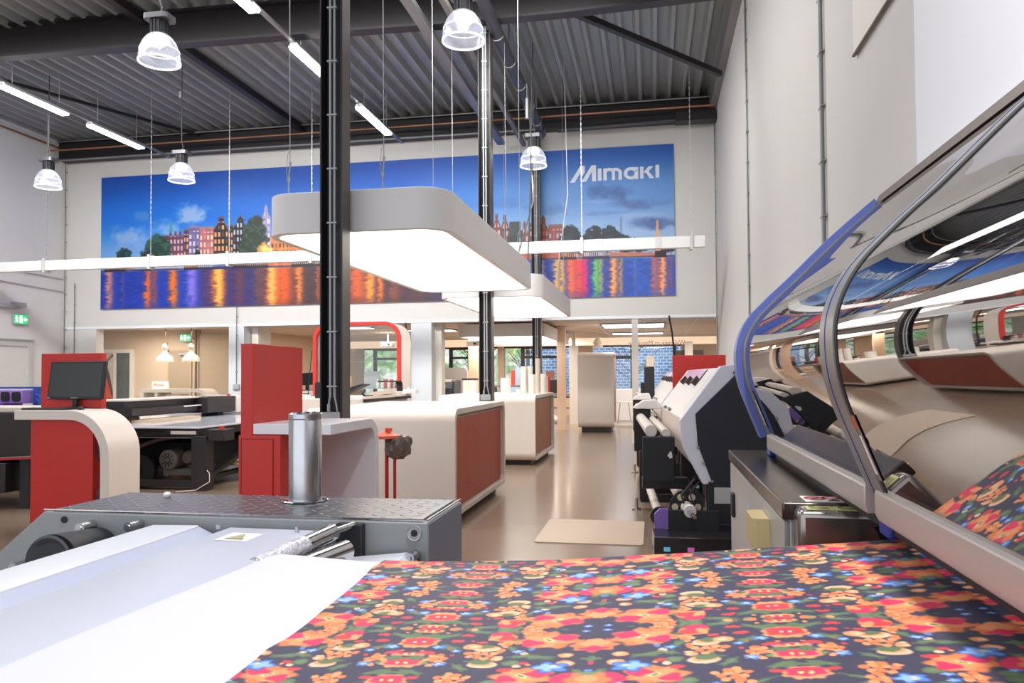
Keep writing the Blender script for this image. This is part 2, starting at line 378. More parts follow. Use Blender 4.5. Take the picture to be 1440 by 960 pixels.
column(-2.512, -2.330, 5.52, 5.67, 0, 6.47, 'black steel column standing behind the desk with the steel cylinder, nearest and widest', 1.13)
column(-2.445, -2.265, 10.72, 10.90, 0, 6.47, 'black steel column behind the first white counter, middle of the three', 1.14)
column(-2.47, -2.29, 15.80, 15.97, 0, 6.62, 'farthest and thinnest black steel column in front of the mural', 1.2)
# conduits on walls
def wall_conduit(x, y, z0, z1, dx, label, two=True, dy=.05):
    r = thing('wall_conduit', label, 'conduit', (x, y, z0), None)
    for k in range(2 if two else 1): MB().cyl((x-.004*k, y+k*dy, z0), (x-.004*k, y+k*dy, z1), .009, 8).build('conduit', mat('conduit_grey%d' % k, rgb(*((110,116,112), (185,185,183))[k]), .45, .3), r)
    c = MB(); z = z0+.3
    while z < z1: c.box(x-.012, x+.02, y-.02, y+dy*(2 if two else 1), z, z+.012); z += .42
    c.parts('clip', GALV, r); return r
wall_conduit(XR-.02, 6.12, .2, 6.7, 0, 'pair of conduits on the right wall, nearer the tinted machine hood')
wall_conduit(XR-.02, 10.74, .2, 6.7, 0, 'pair of conduits on the right wall, middle of the three')
wall_conduit(XR-.03, 15.95, .2, 6.6, 0, 'conduits in the far right corner beside the mural wall')
wall_conduit(XL+.05, 16.12, .2, 6.6, 0, 'dark conduit running down the corner of brick and mural walls', False)
wall_conduit(-13.62, 16.17, 1.2, 3.7, 0, 'short conduit beside the left corner under the mural', False)
r = wall_conduit(-9.38, 16.15, 1.25, 3.08, 0, 'conduit dropping from the mural to a socket on the white pillar', False)
MB().box(-9.45, -9.31, 16.12, 16.19, 1.15, 1.27).build('socket_box', GREYP, r, bevel=.01)
tag(MB().tube([(XL+.03, 9, 3.95), (XL+.03, 16.1, 3.8)], .012).tube([(XL+.03, 9, 3.72), (XL+.03, 16.1, 3.5)], .012).build('cable_run', mat('conduit_grey1', (0,0,0))), 'two thin grey cables running along the left brick wall', 'cable')
# ---- white cable truss across the hall
tr = thing('white_cable_trunking', 'long white trunking beam hung on chains across the hall in front of the mural', 'trunking', (-6, 13.5, 3.6))
MB().box(-13.85, .9, 13.45, 13.56, 3.60, 3.80).build('beam', mat('trunking_white', rgb(222,221,219), .5), tr, bevel=.006)
c = MB(); x = -13.2
while x < .85: c.box(x, x+.10, 13.435, 13.45, 3.60, 3.80); x += 1.02
c.parts('joint_cover', mat('trunking_joint', rgb(206,205,202), .5), tr)
def chain(p, q, step=.05, r=.009):
    b = MB(); p, q = Vector(p), Vector(q); n = int((q-p).length/step)
    for i in range(n):
        a = p+(q-p)*(i/n); e = p+(q-p)*((i+.9)/n); w = r if i % 2 else r*.35
        b.box(a.x-w/1.2, a.x+w/1.2, a.y-.004-(r-w), a.y+.004+(r-w), a.z, e.z)
    return b
CHN = mat('chain_zinc', rgb(185,185,185), .35, .6)
for x in (-12.03, -9.68, -8.0, -6.3, -1.21, .67):
    chain((x, 13.5, 3.8), (x, 13.5, 7.05)).build('chain', CHN, tr)
    MB().box(x-.025, x+.025, 13.42, 13.59, 3.56, 3.84).build('hanger_strap', mat('strap_grey', rgb(196,196,194), .4, .3), tr)
# ---- exit signs
def sign_running(name, label, cx, cy, cz, facing, w=.34, h=.18):
    """facing 'y': read from the camera along Y; 'x': on the left wall, read from +X"""
    r = thing(name, label, 'sign', (cx, cy, cz), 'green emergency exit signs')
    G = mat('exit_green', rgb(30,190,110), .4, emit=.9, ecol=rgb(20,190,105)); W = mat('exit_white', (1,1,1), .4, emit=1.6, ecol=(.95,1,.95))
    def P(u, v, d): return (cx+u, cy-d, cz+v) if facing == 'y' else (cx+d, cy+u, cz+v)
    def slab(u0, u1, v0, v1, d0, d1):
        a, b_ = P(u0, v0, d0), P(u1, v1, d1); return [min(a[0],b_[0]), max(a[0],b_[0]), min(a[1],b_[1]), max(a[1],b_[1]), min(a[2],b_[2]), max(a[2],b_[2])]
    MB().box(*slab(-w/2-.02, w/2+.02, -h/2-.02, h/2+.02, 0, .05)).build('sign_box', GREYP, r, bevel=.006)
    MB().box(*slab(-w/2, w/2, -h/2, h/2, .05, .056)).build('sign_face', G, r)
    k = h/.18; b = MB()
    def poly(pts): b._f([b.bm.verts.new(P(u*k, v*k, .058)) for u, v in pts])
    poly([(-.115+.016*math.cos(a), .055+.016*math.sin(a)) for a in [2*PI*i/10 for i in range(10)]])
    poly([(-.135,.035),(-.105,.04),(-.09,-.01),(-.115,-.02)]); poly([(-.105,.035),(-.07,.01),(-.075,0),(-.11,.02)]); poly([(-.135,.03),(-.155,0),(-.148,-.005),(-.125,.02)])
    poly([(-.115,-.015),(-.09,-.015),(-.075,-.06),(-.09,-.065)]); poly([(-.12,-.01),(-.1,-.02),(-.13,-.06),(-.155,-.055),(-.153,-.045),(-.135,-.045)])
    poly([(-.04,-.07),(.03,-.07),(.03,.07),(-.04,.07)])
    poly([(.05,0),(.095,.045),(.095,.018),(.15,.018),(.15,-.018),(.095,-.018),(.095,-.045)])
    b.build('pictogram', W, r, smooth=False)
sign_running('exit_sign', 'green exit sign with running figure on the left brick wall', XL+.02, 14.82, 2.75, 'x', .36, .2)
sign_running('exit_sign', 'green exit sign in the beige room above the pendants', -12.26, 18.6, 2.5, 'y', .3, .17)
o = thing('door_closer', 'small grey track with bracket high on the left wall over the exit sign', 'bracket', (XL+.05, 14.2, 3.0))
MB().box(XL, XL+.12, 13.4, 14.75, 2.98, 3.06).box(XL, XL+.14, 14.6, 14.9, 3.02, 3.12).build('track', GREYP, o)
# ================================================================== PAINTING TOOLS
def vnoise(X, Y, seed=0):
    g = np.random.default_rng(seed).random((256, 256)); xi = np.floor(X).astype(int); yi = np.floor(Y).astype(int)
    fx = X-xi; fy = Y-yi; fx = fx*fx*(3-2*fx); fy = fy*fy*(3-2*fy); a = lambda i, j: g[(yi+j) % 256, (xi+i) % 256]
    return (a(0,0)*(1-fx)+a(1,0)*fx)*(1-fy)+(a(0,1)*(1-fx)+a(1,1)*fx)*fy
def fbm(X, Y, o=4, seed=0):
    s = 0; w = .5; t = 0
    for i in range(o): s = s+w*vnoise(X*2**i, Y*2**i, seed+i); t += w; w *= .5
    return s/t
def tolin(C): return np.where(C <= .04045, C/12.92, ((np.clip(C, 0, 1)+.055)/1.055)**2.4)
def c8(*c): return np.array(c)/255.
def sstep(a, b, x): t = np.clip((x-a)/(b-a), 0, 1); return t*t*(3-2*t)
def mixm(C, col, m): return C*(1-m[..., None])+np.asarray(col)*m[..., None]

# ================================================================== THE MURAL
# the picture is laid out in its own units: s runs 0..805 along the panel, t runs 0..1 down it
def mural_paint(s, t):
    x = s+145.; n1 = fbm(s/28, t*9, 4, 3); n2 = fbm(s/6, t*40, 3, 9)
    k = sstep(420, 640, s)[..., None]
    top = c8(6,72,168)*(1-k)+c8(24,86,174)*k; mid = c8(12,108,212)*(1-k)+c8(92,146,212)*k; low = c8(110,164,228)*(1-k)+c8(156,188,228)*k
    a = sstep(0, .3, t)[..., None]; b = sstep(.3, .62, t)[..., None]; C = top*(1-a)+mid*a; C = C*(1-b)+low*b
    def blob(cx, ct, rx, rt, soft=.5, amp=1.6): return np.clip((1-((x-cx)/(rx*.85))**2-((t-ct)/(rt*.85))**2+(n1-.5)*amp*2+(n2-.5)*1.0)/(soft*2.2), 0, 1)
    for cx, ct, rx, rt, col, f in ((195,.46,42,.09,(150,176,222),.75), (235,.40,30,.08,(165,186,226),.6), (170,.37,16,.06,(110,150,212),.6), (200,.30,18,.05,(110,150,210),.5), (270,.30,30,.12,(160,182,224),.85), (185,.55,60,.06,(120,155,214),.5), (362,.38,14,.06,(100,135,205),.6)):
        C = mixm(C, c8(*col), blob(cx, ct, rx, rt)*f)
    for cx, ct, rx, rt, col, f in ((868,.30,58,.07,(50,84,150),.85), (905,.38,60,.05,(62,92,158),.8), (840,.44,50,.025,(70,104,170),.7), (925,.52,45,.05,(58,88,154),.8), (770,.40,40,.06,(44,84,160),.6), (840,.36,40,.02,(150,180,220),.4), (900,.46,60,.02,(160,190,225),.5), (700,.35,40,.05,(60,110,190),.5)):
        C = mixm(C, c8(*col), blob(cx, ct, rx, rt, .7)*f)
    wl = .705+.03*s/805.
    # roofline: x0, x1, roof height t, wall colour, glow at the foot, window colour, gable style
    H = ((232,241,.46,(80,50,70),.3,(200,160,150),0), (241,261,.43,(98,62,92),.5,(226,190,190),1), (261,268,.42,(70,50,80),.4,(255,190,110),0), (268,283,.40,(112,96,146),.35,(225,220,240),0),
         (283,303,.41,(176,104,112),.6,(255,220,190),0), (303,324,.34,(34,30,44),.5,(255,176,96),2), (324,330,.40,(40,34,46),.6,(255,180,110),0), (330,353,.33,(30,28,40),.25,(210,216,232),3),
         (353,371,.36,(32,44,40),.5,(60,60,40),0), (371,383,.26,(160,150,196),.5,(226,226,246),3), (383,430,.49,(214,130,70),.6,(90,54,40),0), (430,520,.46,(150,80,50),.7,(255,190,110),0), (520,610,.42,(90,50,50),.6,(255,180,100),2),
         (610,695,.44,(70,44,50),.6,(255,190,120),0), (695,706,.41,(96,44,50),.6,(236,190,180),2), (706,718,.42,(80,40,52),.6,(226,170,160),2), (718,734,.47,(30,40,44),.3,(50,60,50),0), (734,746,.46,(110,60,60),.5,(236,200,190),3),
         (746,760,.48,(90,50,48),.5,(240,190,160),0), (760,773,.43,(128,56,44),.55,(196,130,110),3), (773,793,.50,(150,70,58),.4,(200,190,210),0))
    for x0, x1, rt, col, glow, win, style in H:
        u = (x-x0)/(x1-x0); r = np.full_like(x, rt)
        if style == 1: r = rt+.03*((np.floor(u*6) % 2))
        if style == 2: r = rt+.09*np.abs(u-.5)*2*(np.abs(u-.5) > .18)
        if style == 3: r = rt+.13*np.abs(u-.45)+.03*(np.abs(u-.45) > .2)
        m = ((u >= 0) & (u < 1) & (t > r) & (t < wl)).astype(float)
        g = sstep(wl[...]-.16, wl, t); base = np.asarray(c8(*col))[None, None]*(1-glow*g[..., None])+c8(255,120,50)*glow*g[..., None]
        base = base*(.82+.36*n2[..., None]); C = C*(1-m[..., None])+base*m[..., None]
        nx = max(2, int(round((x1-x0)/5.))); fu = (u*nx) % 1; ft = ((t-rt)/.052) % 1
        wm = m*((np.abs(fu-.5) < .26) & (np.abs(ft-.5) < .3) & (t > r+.035) & (t < wl-.03))
        lit = ((np.floor(u*nx)*7+np.floor((t-rt)/.052)*13+x0*3) % 5 < 3.4)
        C = mixm(C, c8(*win), wm*np.where(lit, .85, .25))
        em = m*((t-r) < .014); C = mixm(C, c8(*win)*.6, em*.6)
    C = mixm(C, c8(60,150,170), ((np.abs(x-243) < (t-.33)*28) & (t > .33) & (t < .44)).astype(float))
    for cx, ct, rx, rt, col in ((178,.61,12,.07,(20,52,52)), (225,.57,20,.12,(26,58,50)), (212,.63,14,.08,(24,48,46)), (280,.63,5,.08,(30,44,36)), (360,.52,20,.19,(30,46,38)), (352,.58,14,.14,(30,50,36)), (374,.62,10,.08,(120,84,40)), (318,.66,9,.05,(60,44,26)),
                                (727,.60,12,.12,(22,34,34)), (806,.60,16,.11,(18,30,38)), (795,.63,10,.08,(20,34,40)), (838,.62,15,.10,(16,26,38)), (858,.62,16,.10,(16,28,40)), (880,.65,16,.06,(16,28,42)), (900,.68,18,.035,(26,38,56)), (940,.69,22,.025,(40,44,66)), (822,.64,12,.08,(20,30,40))):
        m = (np.clip((1-((x-cx)/rx)**2-((t-ct)/rt)**2+(n2-.5)*1.3)/.25, 0, 1))*(t < wl); C = mixm(C, c8(*col)*1., m)
        C = mixm(C, np.minimum(c8(*col)*1.9, 1), m*(n2 > .56)*.6)
    C = mixm(C, c8(250,170,90), ((np.abs(x-926) < 2.6-(.62-t)*12) & (t > .5) & (t < wl)).astype(float)*.9)
    C = mixm(C, c8(110,130,170), ((np.abs(x-875) < 1.3) & (t > .47) & (t < .58)).astype(float)*.8)
    # street lamps and lit quay
    for cx, ct, r in ((375,.585,5), (383,.60,3), (785,.66,5), (816,.66,5), (867,.665,4), (300,.66,4), (250,.66,4), (935,.655,3), (702,.60,5), (235,.66,3), (762,.64,3)):
        d = np.sqrt((x-cx)**2+((t-ct)*200)**2); C = np.clip(C+c8(255,170,90)*np.exp(-(d/r)**2)[..., None]*.9, 0, 1)
    q = sstep(wl-.035, wl-.01, t)*(t < wl)*((x < 640) | (x > 690)); C = mixm(C, c8(190,96,50), q*(fbm(s/5, t*3, 2, 21) > .42)*.8)
    # boats
    for x0, x1, col, wcol in ((150,180,(70,50,60),(200,160,150)), (190,222,(110,120,160),(225,225,240)), (216,262,(150,166,210),(244,240,240)), (262,282,(60,50,60),(230,150,90)), (282,302,(60,74,120),(210,214,230)), (302,328,(50,70,140),(110,130,190)), (328,380,(24,28,44),(150,120,110)), (412,470,(22,26,40),(170,150,150)), (500,640,(30,26,34),(190,120,70)), (790,812,(40,34,44),(220,150,110)), (820,858,(60,60,90),(200,190,200))):
        u = (x-x0)/(x1-x0); hh = wl+.015; m = ((u > .0) & (u < 1) & (t > hh-.045-.02*(u < .7)) & (t < hh+.02-.02*np.abs(u-.5))).astype(float)
        C = mixm(C, c8(*col), m*.95); C = mixm(C, c8(*wcol), m*(np.abs(t-hh+.035) < .013)*(np.sin(x*2.2) > -.3))
    # bridge to the right
    m = ((x > 860) & (x < 925) & (np.abs(t-(wl-.012+.0002*(x-890))) < .012)).astype(float); C = mixm(C, c8(200,120,100), m)
    C = mixm(C, c8(50,28,40), ((x > 922) & (x < 938) & (t > wl-.03) & (t < wl+.015)).astype(float))
    # water
    w = sstep(wl+.008, wl+.018, t)
    k1 = (sstep(330, 400, x)*(1-sstep(560, 760, x))); dk = sstep(255, 330, x)*(1-k1)*(x < 600)
    wat = c8(22,56,168)*np.ones_like(C); wat = mixm(wat, c8(44,40,110), dk*.6); wat = mixm(wat, c8(66,34,34), k1*.92); wat = mixm(wat, c8(46,88,186), sstep(840, 900, x))
    wat = mixm(wat, c8(70,28,60), sstep(270, 300, x)*(1-sstep(330, 370, x))*.4)
    rip = fbm(s/7, t*95, 3, 33); wat = wat*(.78+.45*rip[..., None])
    for cx, hw, col, f in ((157,5,(250,150,120),.85), (176,1.5,(200,110,90),.4), (211,5,(250,110,40),.95), (221,4,(220,90,40),.6), (247,6,(255,120,24),1), (273,8,(160,130,236),.8), (292,4,(130,50,60),.4), (310,9,(255,130,30),1), (311,5,(255,200,90),.9), (340,8,(140,60,40),.5), (366,6,(150,70,30),.5), (386,10,(255,130,30),1), (386,5,(255,200,110),.9), (402,12,(240,90,20),1), (423,5,(255,140,50),.9), (450,3,(200,90,40),.6),
                           (505,14,(226,90,30),.9), (523,6,(255,150,50),1), (537,4,(255,120,30),.9), (556,8,(170,70,40),.6), (590,10,(100,50,36),.5), (764,3.5,(226,196,206),.85), (784,4.5,(255,180,70),.95), (792,3.5,(255,190,80),.9), (805,8,(255,110,60),1), (816,8,(250,70,60),1), (824,4,(236,20,110),1), (839,4.5,(110,215,90),.95), (846,3.5,(190,190,90),.8), (864,6,(255,130,50),1), (863,3,(255,190,110),.9), (874,2.5,(225,160,90),.8), (921,4,(236,110,90),.8), (932,6,(255,125,70),1), (933,2.5,(255,190,140),.9), (944,3,(190,90,110),.6), (894,2,(110,120,190),.5)):
        d = (x-cx+(rip-.5)*7*(.4+t))/hw; m = np.exp(-d*d)*f*np.clip(.45+1.1*rip, 0, 1)*(1-.45*sstep(.93, 1.0, t)); wat = mixm(wat, c8(*col), np.clip(m, 0, 1))
    C = C*(1-w[..., None])+wat*w[..., None]
    C = mixm(C, c8(18,16,28), ((t > wl) & (t < wl+.012)).astype(float)*.6)
    return tolin(np.clip(C, 0, 1))
MX0, MX1, MZ0, MZ1 = -12.9, .47, 3.06, 6.21
mur = thing('mural', 'huge blue printed mural of a canal city at dusk on the end wall', 'mural', ((MX0+MX1)/2, YB, MZ0))
MB().box(MX0, MX1, YB-.05, YB-.002, MZ0, MZ1).build('backing_panel', mat('mural_edge', rgb(200,205,212), .5), mur)
nx, ny = 1300, 300
uu, vv = np.meshgrid(np.linspace(0, 1, nx), np.linspace(0, 1, ny))
# the printed scene is compressed towards the far left just as the panel itself recedes from the hall's right side
cy_, sy_ = math.cos(R(10.4)), math.sin(R(10.4))
Xw = MX0+uu*(MX1-MX0); den = 16.15*cy_-Xw*sy_
sp = 720+1080*(Xw*cy_+16.15*sy_)/den-145.; s0, s1 = sp[0,0], sp[0,-1]; sp = (sp-s0)/(s1-s0)*805
PM = np.stack([Xw, np.full_like(Xw, YB-.053), MZ1-vv*(MZ1-MZ0)], 2)
grid_obj('printed_picture', PM, mural_paint(sp, vv), painted('mural_print', .45), mur)
# lettering
LG = mat('lettering_white', rgb(216,222,232), .5, noise=.01)
LK = [0]
def LP(x, y): return (-1.69+(x-487)*(1.065/501*1.75), YB-.058-LK[0]*.0006, 5.515-(y-222-(x-487)*-.038)*.0037)
b = MB()
def lp(pts): LK[0] = (LK[0]+1) % 7; b._f([b.bm.verts.new(LP(*p)) for p in pts])
lp([(487,225),(514,224),(572,128),(548,128)]); lp([(549.5,128),(572,128),(572,166),(549.5,204)]); lp([(552,222),(579,221),(634,126),(611,126)]); lp([(613,126),(636,126),(636,218),(613,219)])
lp([(646,146),(667,146),(667,215),(646,216)])
def arcband(cx, cy, rx, ry, tx, ty, a0, a1, n=14):
    for i in range(n):
        p, q = a0+(a1-a0)*i/n, a0+(a1-a0)*(i+1)/n
        lp([(cx+rx*math.cos(p), cy-ry*math.sin(p)), (cx+rx*math.cos(q), cy-ry*math.sin(q)), (cx+(rx-tx)*math.cos(q), cy-(ry-ty)*math.sin(q)), (cx+(rx-tx)*math.cos(p), cy-(ry-ty)*math.sin(p))])
lp([(677,146),(697,146),(697,214),(677,215)])
for cx in (711, 745):
    arcband(cx, 172, 36 if cx > 730 else 32, 29, 19, 17, 0, PI*.6 if cx > 730 else PI*.6)
lp([(697,146),(716,143),(716,160),(697,166)]); lp([(725,172),(743,172),(743,213),(725,213)]); lp([(762,172),(781,172),(781,211),(762,212)]); lp([(722,148),(745,143),(745,160),(735,165)])
arcband(831, 176, 40, 35, 20, 17, 0, 2*PI, 30); lp([(852,141),(872,141),(872,209),(852,209)]); lp([(831,141),(860,141),(860,158),(831,158)])
lp([(882,139),(901,139),(901,207),(882,208)]); lp([(901,170),(930,138),(956,137),(919,178)]); lp([(912,166),(925,160),(960,205),(934,206)])
lp([(967,131),(988,130),(988,203),(967,204)])
b.build('lettering', LG, mur, smooth=False)

# ================================================================== THE PRINTED FABRIC
AX, AY = .348, .314                         # half repeats: the design is mirrored left-right and front-back
def fabric_paint(X, Y):
    wx = (fbm(X*60, Y*60, 2, 5)-.5)*.006; wy = (fbm(X*60, Y*60, 2, 6)-.5)*.006
    a = np.abs(((X+wx+.115)/AX+1) % 2-1)*AX; b = np.abs(((Y+wy-1.88)/AY+1) % 2-1)*AY
    C = np.ones(X.shape+(3,))*c8(50,48,70); C = C*(1+.12*(fbm(X*90, Y*90, 2, 8)-.5)[..., None])
    def ell(ca, cb, ra, rb, col, lobes=0, amp=.18, ph=0., rot=0., soft=.16, f=1.):
        nonlocal C
        da, db = a-ca, b-cb
        if rot: da, db = da*math.cos(rot)+db*math.sin(rot), -da*math.sin(rot)+db*math.cos(rot)
        th = np.arctan2(db/rb, da/ra); rr = np.sqrt((da/ra)**2+(db/rb)**2)/(1+(amp*np.cos(lobes*th+ph) if lobes else 0))
        C = mixm(C, c8(*col), np.clip((1-rr)/soft, 0, 1)*f)
    OR, OR2, PK, RD, GR, GR2, BL, BL2, CR, YL = (220,116,66), (228,146,92), (214,38,84), (200,52,58), (84,108,72), (106,130,86), (80,126,200), (136,178,234), (226,186,148), (206,198,130)
    rs = np.random.default_rng(4)
    for i in range(44):                    # little scattered berries and leaves
        ca, cb = rs.random()*AX, rs.random()*AY; col = (OR, OR2, RD, GR, GR2, BL, CR, (120,60,50))[i % 8]; r = .0035+.005*rs.random()
        ell(ca, cb, r*(1.8 if i % 3 == 0 else 1), r, col, rot=rs.random()*3)
    for ca, cb, ra, rb, rot in ((.10,.155,.045,.013,.15), (.135,.16,.03,.011,-.3), (.285,.205,.04,.014,.35), (.30,.27,.04,.012,-.4), (.20,.13,.04,.014,0), (.315,.075,.035,.011,.5), (.155,.20,.03,.01,1.1), (.24,.30,.045,.012,.2), (.05,.005,.022,.012,0), (.02,.085,.02,.01,.8), (.235,.10,.03,.011,.8), (.27,.01,.05,.006,.5), (.17,.31,.035,.01,.9)):
        ell(ca, cb, ra*.78, rb*.9, GR, 5, .22, rot=rot, f=.85); ell(ca, cb, ra*.5, rb*.3, GR2, rot=rot, f=.6)
    for ca, cb in ((.066,.325), (.165,.03), (.065,.012), (.19,.305), (.145,.125), (.33,.30), (.24,.06)): ell(ca, cb, .017, .015, GR); ell(ca, cb, .010, .009, GR2, f=.6)
    def berries(ca, cb, n, R0, r=.0085):
        for i in range(n):
            t = 2.4*i; q = R0*math.sqrt((i+.3)/n); ell(ca+q*math.cos(t)*1.25, cb+q*math.sin(t), r, r, OR2 if i % 2 else OR)
    for q in ((.125,.30,9,.02), (.235,.045,12,.026), (.25,.0,8,.022), (.12,.0,8,.02), (.21,.165,10,.024), (.29,.145,8,.018), (.265,.33,9,.022), (.165,.235,6,.015), (.30,.32,5,.012)): berries(*q)
    # curved pea pods
    for ca, cb in ((.195,.115), (.205,.20)): ell(ca, cb, .030, .018, CR); ell(ca+.003, cb+.006, .024, .013, OR2); ell(ca+.005, cb+.011, .020, .012, GR)
    for ca, cb, r in ((.045,.125,.019), (.05,.165,.016), (.235,.21,.02), (.175,.145,.014), (.155,.335,.012), (.33,.245,.014)): ell(ca, cb, r, r*.8, OR2); ell(ca-.003, cb, r*.5, r*.4, CR)
    def bigflower(ca, cb, ra, rb, ph):
        ell(ca, cb, ra, rb, OR, 7, .14, ph); ell(ca+ra*.1, cb-rb*.05, ra*.75, rb*.72, OR2, 5, .2, ph+1, f=.8)
        ell(ca-ra*.45, cb+rb*.3, ra*.42, rb*.42, PK, 4, .16, ph); ell(ca+ra*.5, cb-rb*.35, ra*.36, rb*.4, PK, 3, .2, ph+2)
        ell(ca, cb, ra*.24, rb*.16, YL, rot=.5); ell(ca+ra*.02, cb, ra*.14, rb*.07, GR, rot=.5)
    bigflower(.112,.062,.056,.042,.4); bigflower(.090,.250,.066,.048,1.3)
    ell(.03,.048,.038,.034, PK); ell(.008,.045,.032,.036, OR, 6, .15); ell(.0,.05,.02,.016, OR2); ell(0,.075,.02,.01, GR2)
    ell(0,.215,.046,.036, OR, 8, .13); ell(0,.225,.03,.024, OR2, 5, .15); ell(0,.198,.026,.014, PK, 4, .2); ell(0,.128,.006,.014, PK); ell(0,.145,.018,.012, GR, 4, .3)
    def blue(ca, cb, r):
        ell(ca, cb, r*1.15, r*.9, (40,80,170), 5, .2); ell(ca, cb, r, r*.75, BL, 5, .25); ell(ca+.2*r, cb, r*.7, r*.5, BL2, 4, .3, .6); ell(ca-.2*r, cb+.2*r, r*.22, r*.16, YL)
    blue(.07,.105,.030); blue(.225,.333,.022); blue(.205,.0,.022); blue(.14,.185,.012); blue(.052,.025,.009); blue(.15,.012,.010); blue(.275,.115,.012); blue(.30,.205,.013); blue(.105,.33,.010); blue(.26,.185,.010); blue(.02,.30,.008); blue(.33,.115,.011); blue(.165,.27,.009)
    # tulips
    ell(.185,.268,.032,.028, OR); ell(.178,.262,.022,.014, RD); ell(.19,.285,.024,.016, PK); ell(.20,.262,.010,.02, OR2, rot=.5)
    # the stack of red blossoms on the other mirror line
    for cb, ra, rb in ((.038,.040,.030), (.120,.044,.026), (.165,.030,.010), (.232,.044,.036), (.300,.034,.014)):
        ell(AX, cb, ra, rb, OR2, 9, .08); ell(AX, cb+.004, ra*.84, rb*.72, PK if cb < .2 else RD, 5, .1); ell(AX, cb+.004, ra*.4, rb*.4, RD if cb < .2 else PK); ell(AX-.008, cb, .004, .006, YL)
    for cb in (.075,.145,.27): ell(AX-.02, cb, .022, .012, GR, 4, .2)
    for ca, cb, r in ((.15,.09,.012), (.27,.24,.012), (.315,.175,.011), (.305,.05,.010), (.255,.275,.009), (.22,.235,.010), (.12,.125,.009)): ell(ca, cb, r*1.3, r*.8, RD)
    C = C*(.95+.1*fbm(X*400, Y*400, 1, 2)[..., None]); C = C+.04*(1-C)  # print lifted slightly towards white, haze put into the colour
    return tolin(np.clip(C, 0, 1))
def cloth_z(X):
    xs = np.linspace(-1.4, 1.4, 141); zs = np.interp(xs, [-1.3,-1.127,-.785,-.283,.209,.522,.733,1.2], [.866,.866,.846,.869,.915,.947,.966,.99]); zs = np.convolve(np.pad(zs, 8, 'edge'), np.ones(17)/17, 'valid'); return np.interp(X, xs, zs)
def cloth_y(Xn, q):                        # q: distance from the far fold; returns y and drop
    r = .035; th = np.clip(-q/r, 0, PI/2); y = np.where(q > 0, YF-q, YF+r*np.sin(th)); dz = np.where(q > 0, 0, -r*(1-np.cos(th))); ex = np.clip(-q-r*PI/2, 0, None)
    return y, dz-ex
YF = 2.17
EDGE_Y = np.array([.8, 1.302, 1.379, 1.439, 1.506, 1.593, 1.694, 1.813, 1.942, 2.073, 2.216, 2.6]); EDGE_X = np.array([-.755, -.757, -.760, -.766, -.755, -.755, -.761, -.764, -.771, -.786, -.783, -.79])
nx, ny = 640, 500
uu, vv = np.meshgrid(np.linspace(0, 1, nx), np.linspace(0, 1, ny))
q = -.25+(vv)*(YF-.85+.25); y, dz = cloth_y(None, q); xl = np.interp(YF-q, EDGE_Y, EDGE_X); Xw = xl+(1.15-xl)*uu
z = cloth_z(Xw)+dz+.0025*np.sin(Xw*9+y*4)*(q > 0)+.011
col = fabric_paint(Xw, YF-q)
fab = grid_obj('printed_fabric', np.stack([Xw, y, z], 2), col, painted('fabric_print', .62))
tag(fab, 'dark floral printed fabric with red, orange and blue flowers in the foreground', 'fabric')
nx, ny = 60, 90
uu, vv = np.meshgrid(np.linspace(0, 1, nx), np.linspace(0, 1, ny)); q = -.24+vv*(YF-.7+.24); y, dz = cloth_y(None, q+.004)
Xw = -1.185+.055*sstep(1.24, 2.2, YF-q)+uu*(1.0); z = cloth_z(Xw)+dz+.007
tag(grid_obj('paper_sheet', np.stack([Xw, y-.004, z], 2), None, PAPER), 'wide white transfer paper sheet lying left of the floral fabric', 'paper')
# ================================================================== LEFT FOREGROUND: HEAT PRESS
def checker_mat():
    m = mat('checker_plate', rgb(120,122,128), .3, .75, noise=.05); nt = m.node_tree; N = nt.nodes; L = nt.links; b = N['Principled BSDF']
    tc = N.new('ShaderNodeTexCoord'); mp = N.new('ShaderNodeMapping'); mp.inputs['Scale'].default_value = (19, 19, 19); L.new(tc.outputs['Object'], mp.inputs[0])
    sx = N.new('ShaderNodeSeparateXYZ'); L.new(mp.outputs[0], sx.inputs[0])
    def mth(op, a, b_=None):
        n = N.new('ShaderNodeMath'); n.operation = op
        for i, v in enumerate((a, b_)):
            if v is None: continue
            if isinstance(v, (int, float)): n.inputs[i].default_value = v
            else: L.new(v, n.inputs[i])
        return n.outputs[0]
    fx = mth('FLOOR', sx.outputs['X']); fy = mth('FLOOR', sx.outputs['Y']); par = mth('MODULO', mth('ABSOLUTE', mth('ADD', fx, fy)), 2)
    u = mth('SUBTRACT', mth('FRACT', sx.outputs['X']), .5); v = mth('SUBTRACT', mth('FRACT', sx.outputs['Y']), .5)
    p = mth('ADD', u, v); q = mth('SUBTRACT', u, v)
    e1 = mth('ADD', mth('MULTIPLY', mth('MULTIPLY', p, p), 2.2), mth('MULTIPLY', mth('MULTIPLY', q, q), 30)); e2 = mth('ADD', mth('MULTIPLY', mth('MULTIPLY', q, q), 2.2), mth('MULTIPLY', mth('MULTIPLY', p, p), 30))
    sel = mth('ADD', mth('MULTIPLY', e1, par), mth('MULTIPLY', e2, mth('SUBTRACT', 1, par))); hgt = mth('LESS_THAN', sel, 1.0)
    bp = N.new('ShaderNodeBump'); bp.inputs['Strength'].default_value = 1.; bp.inputs['Distance'].default_value = .014; L.new(mth('SUBTRACT', 1, mth('MINIMUM', sel, 1)), bp.inputs['Height']); L.new(bp.outputs[0], b.inputs['Normal'])
    mx = N.new('ShaderNodeMixRGB'); mx.inputs[1].default_value = (*rgb(96,98,104), 1); mx.inputs[2].default_value = (*rgb(150,150,154), 1); L.new(hgt, mx.inputs[0]); L.new(mx.outputs[0], b.inputs['Base Color'])
    return m
